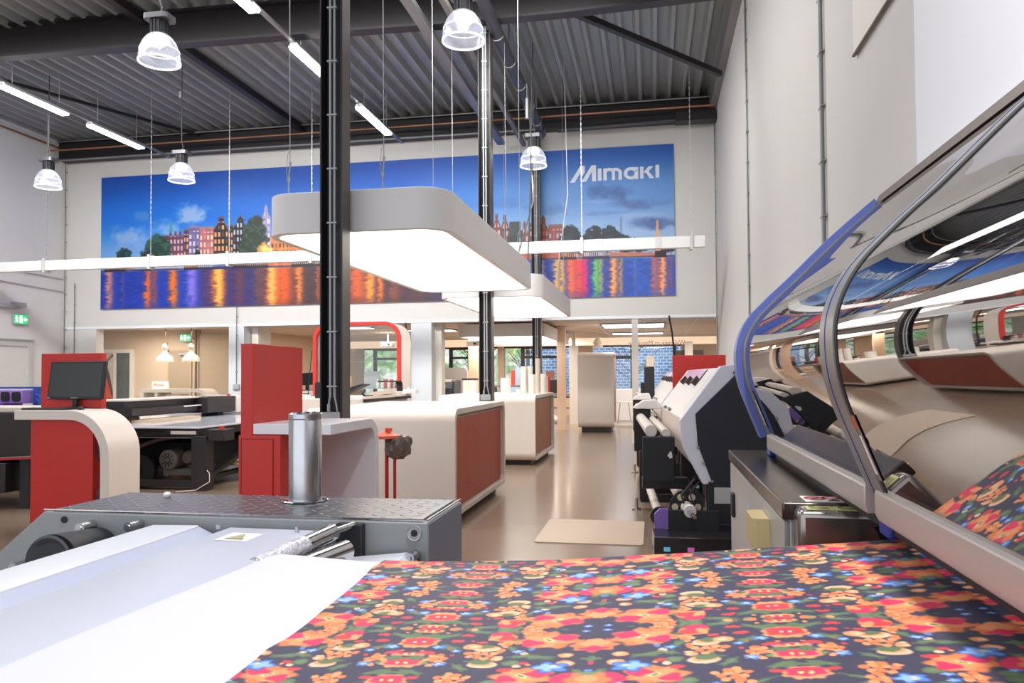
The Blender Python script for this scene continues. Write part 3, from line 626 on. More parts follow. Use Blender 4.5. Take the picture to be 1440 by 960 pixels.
GPAINT = mat('machine_grey_paint', rgb(150,153,153), .42, .15, noise=.03, bump=.05, bscale=300)
GSIDE = mat('machine_blue_grey_paint', rgb(128,132,146), .4, .15, noise=.03)
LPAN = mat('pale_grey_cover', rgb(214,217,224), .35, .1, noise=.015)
LPAN2 = mat('pale_blue_cover', rgb(196,201,214), .35, .1, noise=.015)
hp = thing('heat_press', 'large grey heat press with checker plate top in the left foreground', 'machine', (-1.5, 2.8, 0))
MB().prism([(-2.52,.0), (-.775,.0), (-.775,.895), (-2.3,.895), (-2.52,.715)], 'y', 2.58, 3.05).build('end_frame', GPAINT, hp, bevel=.004)
MB().box(-.775, -.771, 2.583, 3.045, 0, .89).build('side_skin', GSIDE, hp)
MB().box(-2.27, -.80, 2.60, 3.035, .895, .903).build('checker_plate', checker_mat(), hp)
MB().tube([(-2.3,2.585,.903), (-.78,2.585,.903)], .004, 6).tube([(-.778,2.585,.903), (-.778,3.045,.903)], .004, 6).build('edge_strip', STEEL, hp)
def cover(pts, name, m): return MB().prism(pts, 'y', .6, 2.54).build(name, m, hp, bevel=.003)
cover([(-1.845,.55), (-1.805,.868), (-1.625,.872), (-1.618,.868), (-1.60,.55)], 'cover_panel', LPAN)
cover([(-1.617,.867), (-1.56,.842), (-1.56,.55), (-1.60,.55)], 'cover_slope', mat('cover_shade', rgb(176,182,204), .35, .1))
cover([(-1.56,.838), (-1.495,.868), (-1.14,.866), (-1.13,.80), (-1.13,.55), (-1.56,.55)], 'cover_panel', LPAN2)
MB().box(-1.86, -1.2, .6, 2.57, .0, .55).build('lower_body', GPAINT, hp)
# warning sticker
y0, y1 = 2.33, 2.45; zt = .8685
MB().quad((-1.432,y0,zt+.0005), (-1.318,y0,zt-.001), (-1.318,y1,zt-.001), (-1.432,y1,zt+.0005)).build('warning_sticker', mat('sticker_white', rgb(240,240,236), .5), hp)
w_ = MB().quad((-1.41,y0+.02,zt+.002), (-1.34,y0+.02,zt+.002), (-1.375,y1-.02,zt+.002)).build('warning_triangle', mat('sticker_olive', rgb(176,168,120), .5), hp)
MB().cyl((-1.52,2.50,.87), (-1.52,2.50,.885), .008, 10).cyl((-1.22,2.50,.865), (-1.22,2.50,.885), .008, 10).build('screw', STEEL, hp)
# dark roller left of the covers
MB().cyl((-1.985,2.26,.800), (-2.06,2.58,.76), .083, 40).build('rubber_roller', mat('roller_black', rgb(26,27,32), .5), hp)
MB().lathe([(.060,0),(.074,-.004),(.083,0)], (-1.985,2.256,.800), 40, 'y').build('roller_rim', mat('roller_edge', rgb(70,72,78), .3, .6), hp)
for (x, z, r, l) in ((-2.085,.852,.02,.07), (-1.885,.862,.018,.07)):
    MB().cyl((x, 2.58-l, z), (x, 2.58, z), r, 18).lathe([(.0,-.003),(.009,-.003),(.011,0)], (x,2.58-l,z), 14, 'y').build('bolt', STEEL, hp)
MB().cyl((-2.207,2.575,.869), (-2.207,2.579,.869), .013, 16).build('screw_hole', BLACKM, hp)
MB().tube([(-2.40,2.35,.66), (-2.40,2.35,.78)], .006).parts('bracket_pin', STEEL, hp)
MB().cyl((-2.36,2.5,.70), (-2.36,2.58,.70), .018, 10).cyl((-2.30,2.5,.69), (-2.30,2.58,.69), .018, 10).parts('bolt', STEEL, hp)
MB().lathe([(0,-.001),(.013,-.001),(.013,.0),(.024,.0),(.026,-.003),(.026,.004)], (-.822,2.577,.860), 24, 'y').build('grommet', GREYP, hp)
MB().cyl((-.822,2.574,.86), (-.822,2.579,.86), .012, 16).build('grommet_hole', BLACKM, hp)
MB().cyl((-.818,2.50,.79), (-.818,2.58,.785), .019, 18).cyl((-.818,2.49,.79), (-.818,2.50,.79), .010, 10).bar((-.80,2.52,.805), (-.85,2.57,.72), .012, .012).build('bolt', STEEL, hp)
# chrome rollers with plastic wrap, bearing block
MB().box(-1.10, -1.0, 2.545, 2.58, .70, .893).build('bearing_block', BLACKM, hp, bevel=.008)
MB().cyl((-1.160,2.10,.842), (-1.068,2.45,.880), .030, 28).build('chrome_roller', CHROME, hp)
MB().cyl((-1.068,2.45,.880), (-1.036,2.56,.884), .013, 16).build('roller_shaft', CHROME, hp)
MB().cyl((-1.115,2.13,.805), (-1.01,2.43,.828), .034, 28).build('lower_roller', CHROME, hp)
def wrap_mat():
    m = mat('plastic_wrap', rgb(206,206,214), .25, .3, noise=.35, nscale=40, bump=.9, bscale=60); return m
MB().cyl((-1.1587,2.105,.8426), (-1.104,2.313,.865), .0318, 28).build('plastic_wrap', wrap_mat(), hp)
MB().prism([(-1.06,.775), (-.835,.80), (-.80,.775), (-.80,.74), (-1.06,.72)], 'y', 2.41, 2.55).build('support_panel', LPAN, hp, bevel=.003)
MB().box(-1.0, -.80, 1.0, 2.5, 0, .74).build('table_body', GSIDE, hp)
# steel cylinder standing on the plate
sc_ = thing('steel_cylinder', 'upright brushed steel cylinder standing on the checker plate', 'cylinder', (-1.395, 2.93, .903))
MB().lathe([(0,0),(.066,0),(.066,.322),(.064,.326),(.064,.330),(.067,.334),(.067,.352),(.063,.356),(.058,.356),(.057,.34),(.0,.34)], (-1.395,2.93,.903), 48).build('tube', STEEL, sc_, ang=30)
MB().lathe([(.064,0),(.090,0),(.092,.002),(.088,.006),(.066,.007)], (-1.395,2.93,.9045), 48).build('base_flange', CHROME, sc_)
k = MB()
for i in range(10):
    a = 2*PI*i/10; k.cyl((-1.395+.05*math.cos(a),2.93+.05*math.sin(a),1.243), (-1.395+.05*math.cos(a),2.93+.05*math.sin(a),1.262), .009, 10)
k.parts('screw', CHROME, sc_)
tag(MB().lathe([(0,0),(.012,0),(.016,.006),(.016,.014),(.010,.022),(0,.024)], (-2.017,2.93,.903), 20).build('push_button', mat('white_knob', rgb(245,245,245), .3)), 'tiny white knob on the checker plate near its left end', 'knob')

# ================================================================== RIGHT FOREGROUND: MACHINE WITH CURVED TINTED HOOD
def catmull(P, n=8):
    P = [Vector(p) for p in P]; out = []
    for i in range(len(P)-1):
        a, b, c, d = P[max(i-1,0)], P[i], P[i+1], P[min(i+2,len(P)-1)]
        for k in range(n):
            t = k/n; out.append(.5*((2*b)+(c-a)*t+(2*a-5*b+4*c-d)*t*t+(3*b-a-3*c+d)*t*t*t))
    out.append(P[-1]); return [(p.x, p.y) for p in out]
HP = catmull([(.565,1.095), (.512,1.230), (.468,1.350), (.450,1.450), (.456,1.560), (.506,1.668), (.605,1.775), (.705,1.868), (.87,2.032), (.96,2.115), (1.11,2.245)], 7)
def offset(P, d):
    out = []
    for i, p in enumerate(P):
        a, b = P[max(i-1,0)], P[min(i+1,len(P)-1)]; tx, tz = b[0]-a[0], b[1]-a[1]; l = math.hypot(tx, tz); out.append((p[0]-tz/l*d, p[1]+tx/l*d))
    return out
DSTEEL = mat('dark_stainless', rgb(82,74,68), .24, .8, noise=.1, nscale=3)
LCAB = mat('cabinet_light_grey', rgb(182,180,176), .4, .1, noise=.02)
ALU = mat('anodised_aluminium', rgb(196,190,184), .4, .35, noise=.03)
BARG = mat('frame_bar_grey', rgb(132,132,128), .35, .4, noise=.03)
BLUE = mat('blue_end_panel', rgb(100,116,188), .4, noise=.05)
tm = thing('textile_printer', 'large machine on the right with curved tinted see-through hood', 'machine', (.85, 3.2, 0))
MB().box(.42, 1.27, 2.56, 4.28, .06, .945).build('cabinet_body', LCAB, tm, bevel=.004)
MB().box(.395, 1.27, 2.54, 4.30, .945, 1.0).build('worktop', DSTEEL, tm, bevel=.006)
for y0, y1 in ((3.42, 4.28), (2.57, 3.41)):
    d = MB().box(.402, .42, y0, y1, .08, .935).build('door', LCAB, tm, bevel=.004)
    if y0 > 3: MB().box(.385, .402, 4.05, 4.12, .68, .80).build('handle', BLACKM, d, bevel=.006)
MB().quad((.4015,3.54,.845), (.4015,3.47,.845), (.4015,3.47,.775), (.4015,3.54,.775)).build('round_label', mat('label_pale', rgb(196,190,200), .5), tm)
cp = [(.402, 3.05), (.402, 2.86), (.36, 2.86)]+[(.36-.02*math.sin(PI*i/8*.5), 2.88-.02*math.cos(PI*i/8*.5)) for i in range(9)]+[(.34, 3.03), (.36, 3.05)]
MB().prism(cp, 'z', .785, .89).build('beige_cap', mat('beige_plastic', rgb(190,172,124), .45), tm)
# near steel housing with glossy drum
MB().box(.425, 1.27, 2.44, 2.54, .70, .992).build('steel_housing', mat('stainless', rgb(150,142,136), .2, .8, noise=.1), tm, bevel=.02, seg=3)
MB().cyl((.60,2.31,.86), (1.25,2.31,.86), .115, 40).build('glossy_drum', mat('black_gloss', rgb(34,32,32), .12, .4), tm)
MB().box(.44, 1.27, 2.425, 2.5, 0, .72).box(.60, 1.27, .3, 2.42, 0, .72).build('lower_body', mat('charcoal_body', rgb(50,48,48), .4), tm)
# hood
HOODP = glassy('tinted_hood', (.30,.28,.27), .26, .012, gcol=(.95,.93,.92))
def pane(y0, y1): 
    b = MB(); prev = None
    for p in HP:
        a = b.bm.verts.new((p[0], y0, p[1])); c = b.bm.verts.new((p[0], y1, p[1]))
        if prev: b._f([prev[0], a, c, prev[1]])
        prev = (a, c)
    return b.build('hood_pane', HOODP, tm, ang=80)
pane(2.16, 4.0); pane(.25, 2.08)
def bar(y0, y1, d0, d1, name, m): return MB().band(offset(HP, d1), offset(HP, d0), 'y', y0, y1, closed=False).build(name, m, tm)
bar(3.94, 4.045, -.022, .004, 'frame_bar', BARG)
bar(4.045, 4.16, -.022, .034, 'blue_rim', BLUE)
bar(2.035, 2.12, -.024, .006, 'frame_bar', BARG)
bar(2.121, 2.127, -.024, .0075, 'blue_seam', mat('seam_blue', rgb(40,60,150), .4))
bar(2.128, 2.19, -.024, .006, 'frame_bar', BARG)
bar(2.015, 2.034, -.024, .002, 'seal_strip', BLACKM)
MB().prism([(.556,1.03), (.60,1.03), (.60,1.105), (.575,1.12), (.548,1.105), (.548,1.05)], 'y', 2.19, 3.97).build('bottom_rail', ALU, tm, bevel=.004)
MB().prism([(.556,1.03), (.60,1.03), (.60,1.105), (.575,1.12), (.548,1.105), (.548,1.05)], 'y', .25, 2.09).build('bottom_rail', ALU, tm, bevel=.004)
MB().box(.585, .60, .25, 4.0, 1.0, 1.035).build('rail_seal', BLACKM, tm)
MB().prism([(1.09,2.235), (1.13,2.235), (1.135,2.275), (1.11,2.285)], 'y', .25, 4.05).build('top_rail', mat('bronze_rail', rgb(112,100,94), .4, .3), tm)
MB().box(1.13, 1.275, .25, 4.04, 2.235, 2.25).build('rear_cover', mat('rear_cover_white', rgb(205,205,205), .5), tm)
MB().prism(offset(HP, -.012)[::3]+[(1.27,2.25), (1.27,1.0), (.58,1.0)], 'y', 4.0, 4.05).build('end_panel', mat('end_panel_dark', rgb(44,46,60), .4), tm)
MB().box(.56, .63, 3.95, 4.06, 1.0, 1.09).box(.575, .60, 2.07, 2.16, .985, 1.03).parts('blue_foot', mat('seam_blue', (0,0,0)), tm, bevel=.008)
MB().box(1.262, 1.275, .3, 4.0, 1.0, 2.235).build('rear_inner_panel', mat('inner_panel_grey', rgb(150,148,146), .5), tm)
MB().box(.72, 1.26, .3, 3.9, 1.0, 1.06).build('inner_bed', mat('inner_bed_dark', rgb(70,66,62), .4, .3), tm)
MB().cyl((.95,.3,2.02), (.95,3.9,2.02), .06, 20).build('inner_beam', mat('inner_bed_dark', (0,0,0)), tm)
# stickers
SW = mat('sticker_white', (0,0,0)); SR = mat('sticker_red', rgb(196,40,50), .5); SY = mat('sticker_yellow_green', rgb(196,198,132), .5); INK = mat('sticker_ink', rgb(50,48,44), .6)
MB().box(.47, .595, 2.565, 2.68, 1.0, 1.0015).build('warning_sticker', SW, tm)
MB().lathe([(.022,0),(.034,0),(.034,.001),(.022,.001),(.022,0)], (.508,2.625,1.002), 20).lathe([(.020,0),(.030,0),(.030,.001),(.020,.001),(.020,0)], (.560,2.64,1.002), 20).bar((.49,2.61,1.0028),(.527,2.64,1.0028),.007,.001).build('prohibition_mark', SR, tm)
MB().quad((.535,2.575,1.0022),(.585,2.575,1.0022),(.56,2.61,1.0022)).build('mark', INK, tm)
for x0 in (.455, .54):
    MB().box(x0, x0+.08, 2.455, 2.525, .9922, .994).build('yellow_label', SY, tm)
    b = MB()
    for k in range(3): b.box(x0+.01, x0+.068, 2.467+k*.014, 2.471+k*.014, .994, .9946)
    b.box(x0+.012, x0+.03, 2.508, 2.518, .994, .9946).build('label_lines', INK, tm)
def prof_at(z): 
    for a, b in zip(HP, HP[1:]):
        if a[1] <= z <= b[1]: t = (z-a[1])/(b[1]-a[1]); return a[0]+(b[0]-a[0])*t
def sticker_on_hood(y0, y1, z0, z1, name, m, d=.003):
    zs = [z0+(z1-z0)*i/4 for i in range(5)]; b = MB(); prev = None
    for z in zs:
        x = prof_at(z)-d; a = b.bm.verts.new((x, y0, z)); c = b.bm.verts.new((x, y1, z))
        if prev: b._f([prev[0], a, c, prev[1]])
        prev = (a, c)
    return b.build(name, m, tm)
sticker_on_hood(2.0, 2.06, 1.14, 1.30, 'safety_sticker', mat('sticker_grey', rgb(120,116,112), .4)); sticker_on_hood(2.005, 2.055, 1.265, 1.298, 'orange_mark', mat('sticker_orange', rgb(206,96,40), .5), .004)
sticker_on_hood(2.01, 2.05, 1.155, 1.25, 'white_mark', SW, .004)
sticker_on_hood(3.88, 3.94, 1.14, 1.32, 'safety_sticker', mat('sticker_grey', (0,0,0)))
sticker_on_hood(3.895, 3.925, 1.16, 1.28, 'white_mark', SW, .004)

# ================================================================== ROLL PRINTERS ALONG THE RIGHT WALL
PW = mat('printer_white', rgb(226,221,217), .4, noise=.01); PLIL = mat('printer_lilac_white', rgb(212,212,224), .4, noise=.01); SILV = mat('printer_silver', rgb(176,180,180), .4, .2)
LILWIN = mat('lilac_window', rgb(214,184,214), .25); ROLLM = mat('media_roll', rgb(214,206,196), .45); PURP = mat('purple_plastic', rgb(128,100,178), .45); GAP = mat('gap_dark', rgb(60,50,50), .6)
def printer(label):
    Y0, L_ = 6.0, 2.55; r = thing('roll_printer', label, 'printer', (.64, Y0, 0), 'wide roll printers along the right wall')
    prof = [(1.05,.62), (.44,.58), (.36,.58), (.215,.86), (.195,1.06), (.50,1.47), (.64,1.49), (1.05,1.49)]
    # white end ring and dark side
    MB().prism(prof, 'y', Y0, Y0+.10).build('end_frame', PLIL, r, bevel=.006)
    MB().prism([(1.08,.60), (.43,.585), (.325,.88), (.31,1.11), (.655,1.45), (.66,1.49), (1.08,1.49)], 'y', Y0-.012, Y0+.02).build('side_panel', NAVYB, r, bevel=.004)
    MB().prism([(1.05,.70), (.40,.70), (.235,.90), (.215,1.07), (.51,1.46), (1.05,1.48)], 'y', Y0+.10, Y0+L_).build('body', PW, r, bevel=.006)
    MB().prism([(.213,.905), (.235,.905), (.236,1.062), (.216,1.066)], 'y', Y0+.12, Y0+L_-.05).build('lower_cover', mat('cover_peach_white', rgb(218,204,196), .4), r)
    MB().prism([(.40,.60), (.215,.885), (.225,.90), (.42,.63)], 'y', Y0+.03, Y0+L_-.05).build('front_apron', SILV, r)
    def on_slope(t): return (.21+.30*t-.004, 1.068+.392*t+.003)
    def patch(t0, t1, y0, y1, name, m, d=.004):
        a, b = on_slope(t0), on_slope(t1); o = (-.79*d, .61*d)
        return MB().quad((a[0]+o[0],y0,a[1]+o[1]), (a[0]+o[0],y1,a[1]+o[1]), (b[0]+o[0],y1,b[1]+o[1]), (b[0]+o[0],y0,b[1]+o[1])).build(name, m, r)
    patch(.72, .98, Y0+.75, Y0+2.3, 'lilac_window', LILWIN)
    patch(.12, .9, Y0+.20, Y0+.212, 'vent_slot', GAP); patch(.0, .9, Y0+1.35, Y0+1.356, 'cover_gap', GAP); patch(.03, .55, Y0+1.9, Y0+1.906, 'cover_gap', GAP)
    for y in (.78, 1.3, 1.8):
        a = on_slope(.62); c = on_slope(.76); MB().prism([a, (a[0]-.03, a[1]+.03), (c[0]-.02, c[1]+.03), c], 'y', Y0+y, Y0+y+.07).build('hinge', mat('hinge_brown', rgb(60,44,40), .5), r)
    for t, y in ((.02, 1.25), (.02, 1.75)): patch(t, t+.06, Y0+y, Y0+y+.22, 'grip_slot', GAP, .006)
    for x, z in ((.60,1.42), (.325,.86), (.365,.74), (.425,.605)):
        MB().cyl((x,Y0-.018,z), (x,Y0+.0,z), .011, 12).build('screw', STEEL, r)
    # media feed box and rollers in front
    MB().box(-.075, .18, Y0+.30, Y0+.34, .555, .915).build('roller_box', BLACKM, r, bevel=.01)
    MB().box(-.075, .10, Y0+2.35, Y0+2.40, .60, 1.05).build('roller_box', BLACKM, r, bevel=.01)
    MB().prism([(-.09,1.06), (.02,1.14), (.16,1.15), (.20,1.05), (.06,1.05)], 'y', Y0+2.30, Y0+2.50).build('end_cap', PW, r, bevel=.01)
    MB().prism([(.12,.765), (.145,.80), (.155,.79), (.16,.75), (.14,.74)], 'y', Y0+.29, Y0+.30).build('white_lever', PW, r)
    for x, z, rad, n in ((-.005,.955,.048,'media_roller'), (.115,.94,.034,'media_roller')):
        MB().cyl((x,Y0+.345,z), (x,Y0+2.34,z), rad, 24).build(n, ROLLM, r)
    MB().box(-.07, .30, Y0+.5, Y0+.62, .47, .56).box(-.03,.03,Y0+2.2,Y0+2.28,.1,.62).parts('stand_beam', BLACK, r, bevel=.006)
    MB().box(.40, .50, Y0+.12, Y0+.24, .05, .60).box(.85, .95, Y0+.12, Y0+.24, .05, .62).parts('leg', BLACK, r)
    MB().box(.40, .50, Y0+2.2, Y0+2.32, .05, .60).box(.85, .95, Y0+2.2, Y0+2.32, .05, .62).parts('leg', BLACK, r)
    MB().box(-.02, .95, Y0+2.22, Y0+2.30, .08, .16).box(.42, .48, Y0+.2, Y0+2.3, .25, .33).build('stand_rail', BLACK, r)
    MB().lathe([(0,0),(.05,0),(.05,.012),(.014,.02),(.014,.12),(0,.12)], (-.06,Y0+2.26,0), 16).lathe([(0,0),(.05,0),(.05,.012),(.014,.02),(.014,.10),(0,.10)], (.45,Y0+.18,0), 16).lathe([(0,0),(.05,0),(.05,.012),(.014,.02),(.014,.10),(0,.10)], (.9,Y0+.18,0), 16).parts('levelling_foot', STEEL, r)
    MB().cyl((.035,Y0+.0,.34), (.035,Y0+1.9,.34), .035, 20).build('take_up_roller', ROLLM, r)
    MB().cyl((.035,Y0-.03,.34), (.035,Y0+.0,.34), .07, 24).build('roller_hub', BLACKM, r)
    MB().lathe([(.02,0),(.125,0),(.125,.02),(.02,.02)], (.24,Y0+.05,.40), 36, 'y').build('reel_disc', BLACKM, r)
    k = MB()
    for i in range(6):
        a = 2*PI*i/6; k.cyl((.24+.085*math.cos(a),Y0+.044,.40+.085*math.sin(a)), (.24+.085*math.cos(a),Y0+.05,.40+.085*math.sin(a)), .026, 12)
    k.parts('disc_opening', mat('disc_beige', rgb(206,190,166), .4), r)
    MB().cyl((.24,Y0-.07,.40), (.24,Y0+1.9,.40), .045, 20).build('core_roll', ROLLM, r)
    MB().cyl((.25,Y0-.13,.395), (.25,Y0-.07,.40), .045, 20).build('white_hub', PW, r); MB().cyl((.27,Y0-.25,.375), (.25,Y0-.13,.395), .015, 12).build('spindle', CHROME, r)
    MB().prism([(-.01,.30), (-.01,.37), (.03,.41), (.09,.41), (.09,.28), (-.01,.24)], 'y', Y0-.12, Y0-.08).build('purple_bracket', PURP, r)
    MB().box(.09, .46, Y0-.12, Y0-.08, .26, .40).build('dark_bracket', BLACKM, r)
    # ink tray in front near the floor
    MB().prism([(-.03,.06), (.62,.06), (.62,.265), (-.03,.265)], 'y', Y0-.42, Y0-.12).build('ink_tray', mat('smoked_plastic', rgb(36,34,36), .2), r, bevel=.006)
    for x, c in ((.035, (110,200,230)), (.20, (220,110,200)), (.54, (120,210,220))):
        MB().box(x, x+.045, Y0-.424, Y0-.42, .165, .195).build('ink_label', mat('ink_label_%d%d' % (c[0], c[1]), rgb(*c), .5, emit=.1), r)
    MB().box(.44, .56, Y0-.018, Y0-.012, .44, .56).build('rating_plate', mat('plate_grey', rgb(176,176,176), .5), r)
    MB().box(.40, .62, Y0-.01, Y0+.05, .1, .6).build('rear_post', BLACKM, r)
    MB().tube([(.33,Y0-.02,.60), (.26,Y0-.03,.52), (.30,Y0-.05,.36), (.42,Y0-.08,.30), (.62,Y0-.05,.28)], .006).tube([(.30,Y0,.62), (.20,Y0-.02,.5), (.22,Y0-.02,.42)], .01).build('cable', mat('cable_black', rgb(40,38,38), .5), r)
    return r
pr = printer('white and black roll printer nearest to the tinted machine, facing the aisle'); pr.rotation_euler.z = R(3.2)
dup(pr, (-.12, 3.12, 0), 'second white roll printer in the row, partly behind the nearest one', R(2.5))
dup(pr, (-.16, 6.45, 0), 'farthest white roll printer in the row beside the glass wall post', R(2))
rp = thing('red_panel_stand', 'flat red panel standing behind the nearest roll printer', 'panel', (.5, 8.9, 0))
MB().box(.215, .80, 8.86, 8.91, .92, 1.63).build('panel', RED, rp, bevel=.004)
MB().box(.68, .78, 8.86, 8.91, 0, .92).box(.62,.82,8.80,8.95,0,.02).build('support', PLINTH, rp)
# clutter on the second printer's far end
cl = thing('ink_station', 'tall black ink station with a beige box on top by the glass wall', 'ink station', (-.05, 12.0, 0))
MB().box(-.135, .02, 11.86, 12.02, 0, 1.535).build('cabinet', BLACK, cl, bevel=.01)
MB().box(-.10, .02, 11.88, 12.0, 1.535, 1.70).build('beige_box', mat('beige_box', rgb(226,206,182), .5), cl, bevel=.01)
MB().box(-.19, -.135, 11.88, 12.0, .9, 1.30).build('side_box', BLACKM, cl)
# floor mat
tag(MB().prism(rrect(-1.01, -.095, 6.455, 7.51, .04), 'z', 0, .008).build('floor_mat', mat('mat_beige', rgb(196,176,156), .55, noise=.02)), 'pale beige rectangular floor mat lying in the aisle', 'mat')
# ================================================================== COUNTERS (rounded ring with recessed orange doors)
def counter(x0, x1, y0, y1, z1, label, ndoor, dm, r0=.13):
    r = thing('counter', label, 'counter', ((x0+x1)/2, (y0+y1)/2, 0), 'white rounded counters with orange doors')
    n = 10; zo = .075
    o = rrect(y0, y1, zo, z1, r0, n); i = rrect(y0+.055, y1-.055, zo+.055, z1-.055, r0-.05, n)
    MB().band(o, i, 'x', x0, x1).build('shell', WHITEC, r, bevel=.004, ang=30)
    inset = x1-.05
    MB().prism(rrect(y0+.05, y1-.05, zo+.05, z1-.05, r0-.05, n), 'x', x0+.02, inset-.02).build('carcass', mat('carcass_grey', rgb(190,180,170), .5), r)
    w = (y1-y0-.13)/ndoor
    for k in range(ndoor):
        a = y0+.065+k*w; ya, yb = a+.002, a+w-.002
        cs = (k == 0, k == ndoor-1, k == ndoor-1, k == 0)
        MB().prism(rrect(ya, yb, zo+.065, z1-.10, r0-.06, n, cs), 'x', inset-.02, inset).build('door', dm, r)
    MB().box(inset-.02, inset+.004, y0+.10, y1-.10, z1-.098, z1-.080).build('top_rail', mat('rail_taupe', rgb(150,138,126), .4), r)
    MB().box(x0+.12, x1-.10, y0+.14, y1-.14, 0, zo).build('plinth', PLINTH, r)
    return r
counter(-3.36, -1.84, 7.03, 9.52, 1.10, 'white rounded counter with brick orange doors nearer the camera', 4, ORANGE)
counter(-3.40, -1.83, 11.95, 14.3, 1.11, 'white rounded counter farther down the aisle with paper rolls on it', 4, mat('brick_brown_laminate', rgb(166,96,66), .45))
# tall white tower in the room beyond
t = thing('display_tower', 'tall white rounded tower with salmon side beyond the glass wall', 'tower', (-1.4, 19.6, 0))
MB().band(rrect(19.2, 20.25, .12, 2.0, .16, 10), rrect(19.25, 20.2, .17, 1.95, .11, 10), 'x', -1.86, -.96).build('shell', WHITEC, t, bevel=.004)
MB().prism(rrect(19.25, 20.2, .17, 1.95, .11, 10), 'x', -1.84, -1.0).build('side_panel', mat('salmon_panel', rgb(206,120,92), .45), t)
MB().box(-1.78, -1.04, 19.35, 20.1, 0, .12).build('plinth', PLINTH, t)

# ================================================================== LUMINOUS CEILING BOXES
def glow_mat():
    m = mat('luminous_panel', (1,1,1), .5, emit=3.2, ecol=(1,.945,.87)); return m
def lightbox(x0, x1, y0, y1, z0, h, label, ztop, rr=.26):
    r = thing('luminous_ceiling_box', label, 'ceiling light', ((x0+x1)/2, (y0+y1)/2, z0), 'white luminous boxes hung in a row')
    n = 12; o = rrect(x0, x1, y0, y1, rr, n); i = rrect(x0+.06, x1-.06, y0+.06, y1-.06, rr-.05, n)
    MB().band(o, i, 'z', z0, z0+h).build('frame', mat('box_white', rgb(228,226,224), .5, noise=.01), r, bevel=.006)
    MB().prism(i, 'z', z0+.035, z0+.045).build('luminous_panel', glow_mat(), r)
    MB().prism(i, 'z', z0+h-.03, z0+h-.005).build('top_cover', mat('box_white', (0,0,0)), r)
    if ztop:
        for sx, sy in ((x0+.2, y0+.1), (x1-.55, y0+.1), (x0+.3, y1-.5), (x1-.1, y1-.55)):
            b = MB().tube([(sx, sy, z0+h), (sx, sy, z0+h+.12), (sx+.012, sy, z0+h+.26)], .006).tube([(sx+.012,sy,z0+h+.26), (sx, sy, ztop)], .0035, 5)
            b.tube([(sx,sy,z0+h+.1), (sx-.02,sy,z0+h+.2), (sx-.01,sy,z0+h+.34), (sx+.012,sy,z0+h+.38)], .0035, 5).cyl((sx,sy,z0+h+.12),(sx+.004,sy,z0+h+.15),.012,8).cyl((sx+.012,sy,z0+h+.24),(sx+.012,sy,z0+h+.28),.011,8)
            b.build('suspension_cable', mat('cable_light', rgb(170,170,170), .4, .5), r)
    return r
lightbox(-3.13, -1.57, 5.74, 10.2, 2.565, .33, 'largest luminous white box hanging over the first counter', 7.05)
lightbox(-3.13, -1.57, 10.98, 15.15, 2.57, .33, 'second luminous white box hanging over the counter with paper rolls', 7.05)
lightbox(-4.55, -2.45, 17.5, 23.0, 2.34, .30, 'third luminous white box, seen under the wall opening in the room beyond', 0)
# loose cables from the roof near the drain pipe
for k, (a, b_, c, lab) in enumerate((((-2.05, 12.9, 6.4), (-1.98, 12.9, 4.4), (-2.35, 12.6, 2.92), 'dark hanging cable running from the drain pipe to the second luminous box'), ((-1.9, 12.3, 6.3), (-1.93, 12.3, 4.6), (-2.0, 12.3, 2.92), 'straight dark cable beside the dome lamp near the last column'), ((-1.45, 13.0, 6.9), (-1.4, 13.0, 4.5), (-1.62, 13.0, 3.0), 'thin light cable right of the last column'))):
    tag(MB().tube([a, b_, c], (.014,.012,.007)[k], 6).build('hanging_cable', mat('cord_dark' if k < 2 else 'cable_light', rgb(70,70,72), .5)), lab, 'cable')
o = thing('spring_balancer', 'grey spring balancer hanging from the drain pipe', 'spring', (-1.98, 12.3, 5.6))
MB().cyl((-1.98,12.3,5.62), (-1.98,12.3,5.95), .035, 14).build('cylinder', GALV, o); MB().tube([(-1.98,12.3,5.95), (-1.98,12.3,6.2)], .01).build('hook', GALV, o)

# ================================================================== DESKS
def archpts(x0, x1, z0, z1, r, th, n=12):
    """flat top from x0 turning down at x1: outer and inner outlines"""
    o = [(x0, z1)]+[(x1-r+r*math.sin(PI/2*i/n), z1-r+r*math.cos(PI/2*i/n)) for i in range(n+1)]+[(x1, z0)]; q = r-th
    i_ = [(x0, z1-th)]+[(x1-r+q*math.sin(PI/2*i/n), z1-r+q*math.cos(PI/2*i/n)) for i in range(n+1)]+[(x1-th, z0)]
    return o, i_
# desk with the monitor
dk = thing('demo_desk', 'white arched desk on a red pedestal carrying the black monitor', 'desk', (-5.1, 6.4, 0))
o, i_ = archpts(-5.66, -4.70, 0, 1.128, .40, .085)
MB().band(o, i_, 'y', 6.0, 6.42, closed=False).build('arched_top', WHITEC, dk, bevel=.004, ang=30)
MB().box(-5.54, -4.905, 6.06, 6.38, 0, 1.04).build('pedestal', RED, dk, bevel=.003)
MB().box(-5.78, -5.126, 6.44, 6.505, .0, 1.65).build('red_back_panel', RED, dk, bevel=.003)
for z in (.86, .35):
    h = MB().box(-4.904, -4.90, 6.10, 6.32, z-.16, z+.07).box(-4.87, -4.866, 6.10, 6.32, z-.16, z+.0).box(-4.904,-4.866,6.10,6.104,z-.16,z+.0).box(-4.904,-4.866,6.316,6.32,z-.16,z).box(-4.904,-4.866,6.10,6.32,z-.163,z-.157)
    h.build('brochure_holder', glassy('clear_acrylic', (.93,.93,.93), .12), dk)
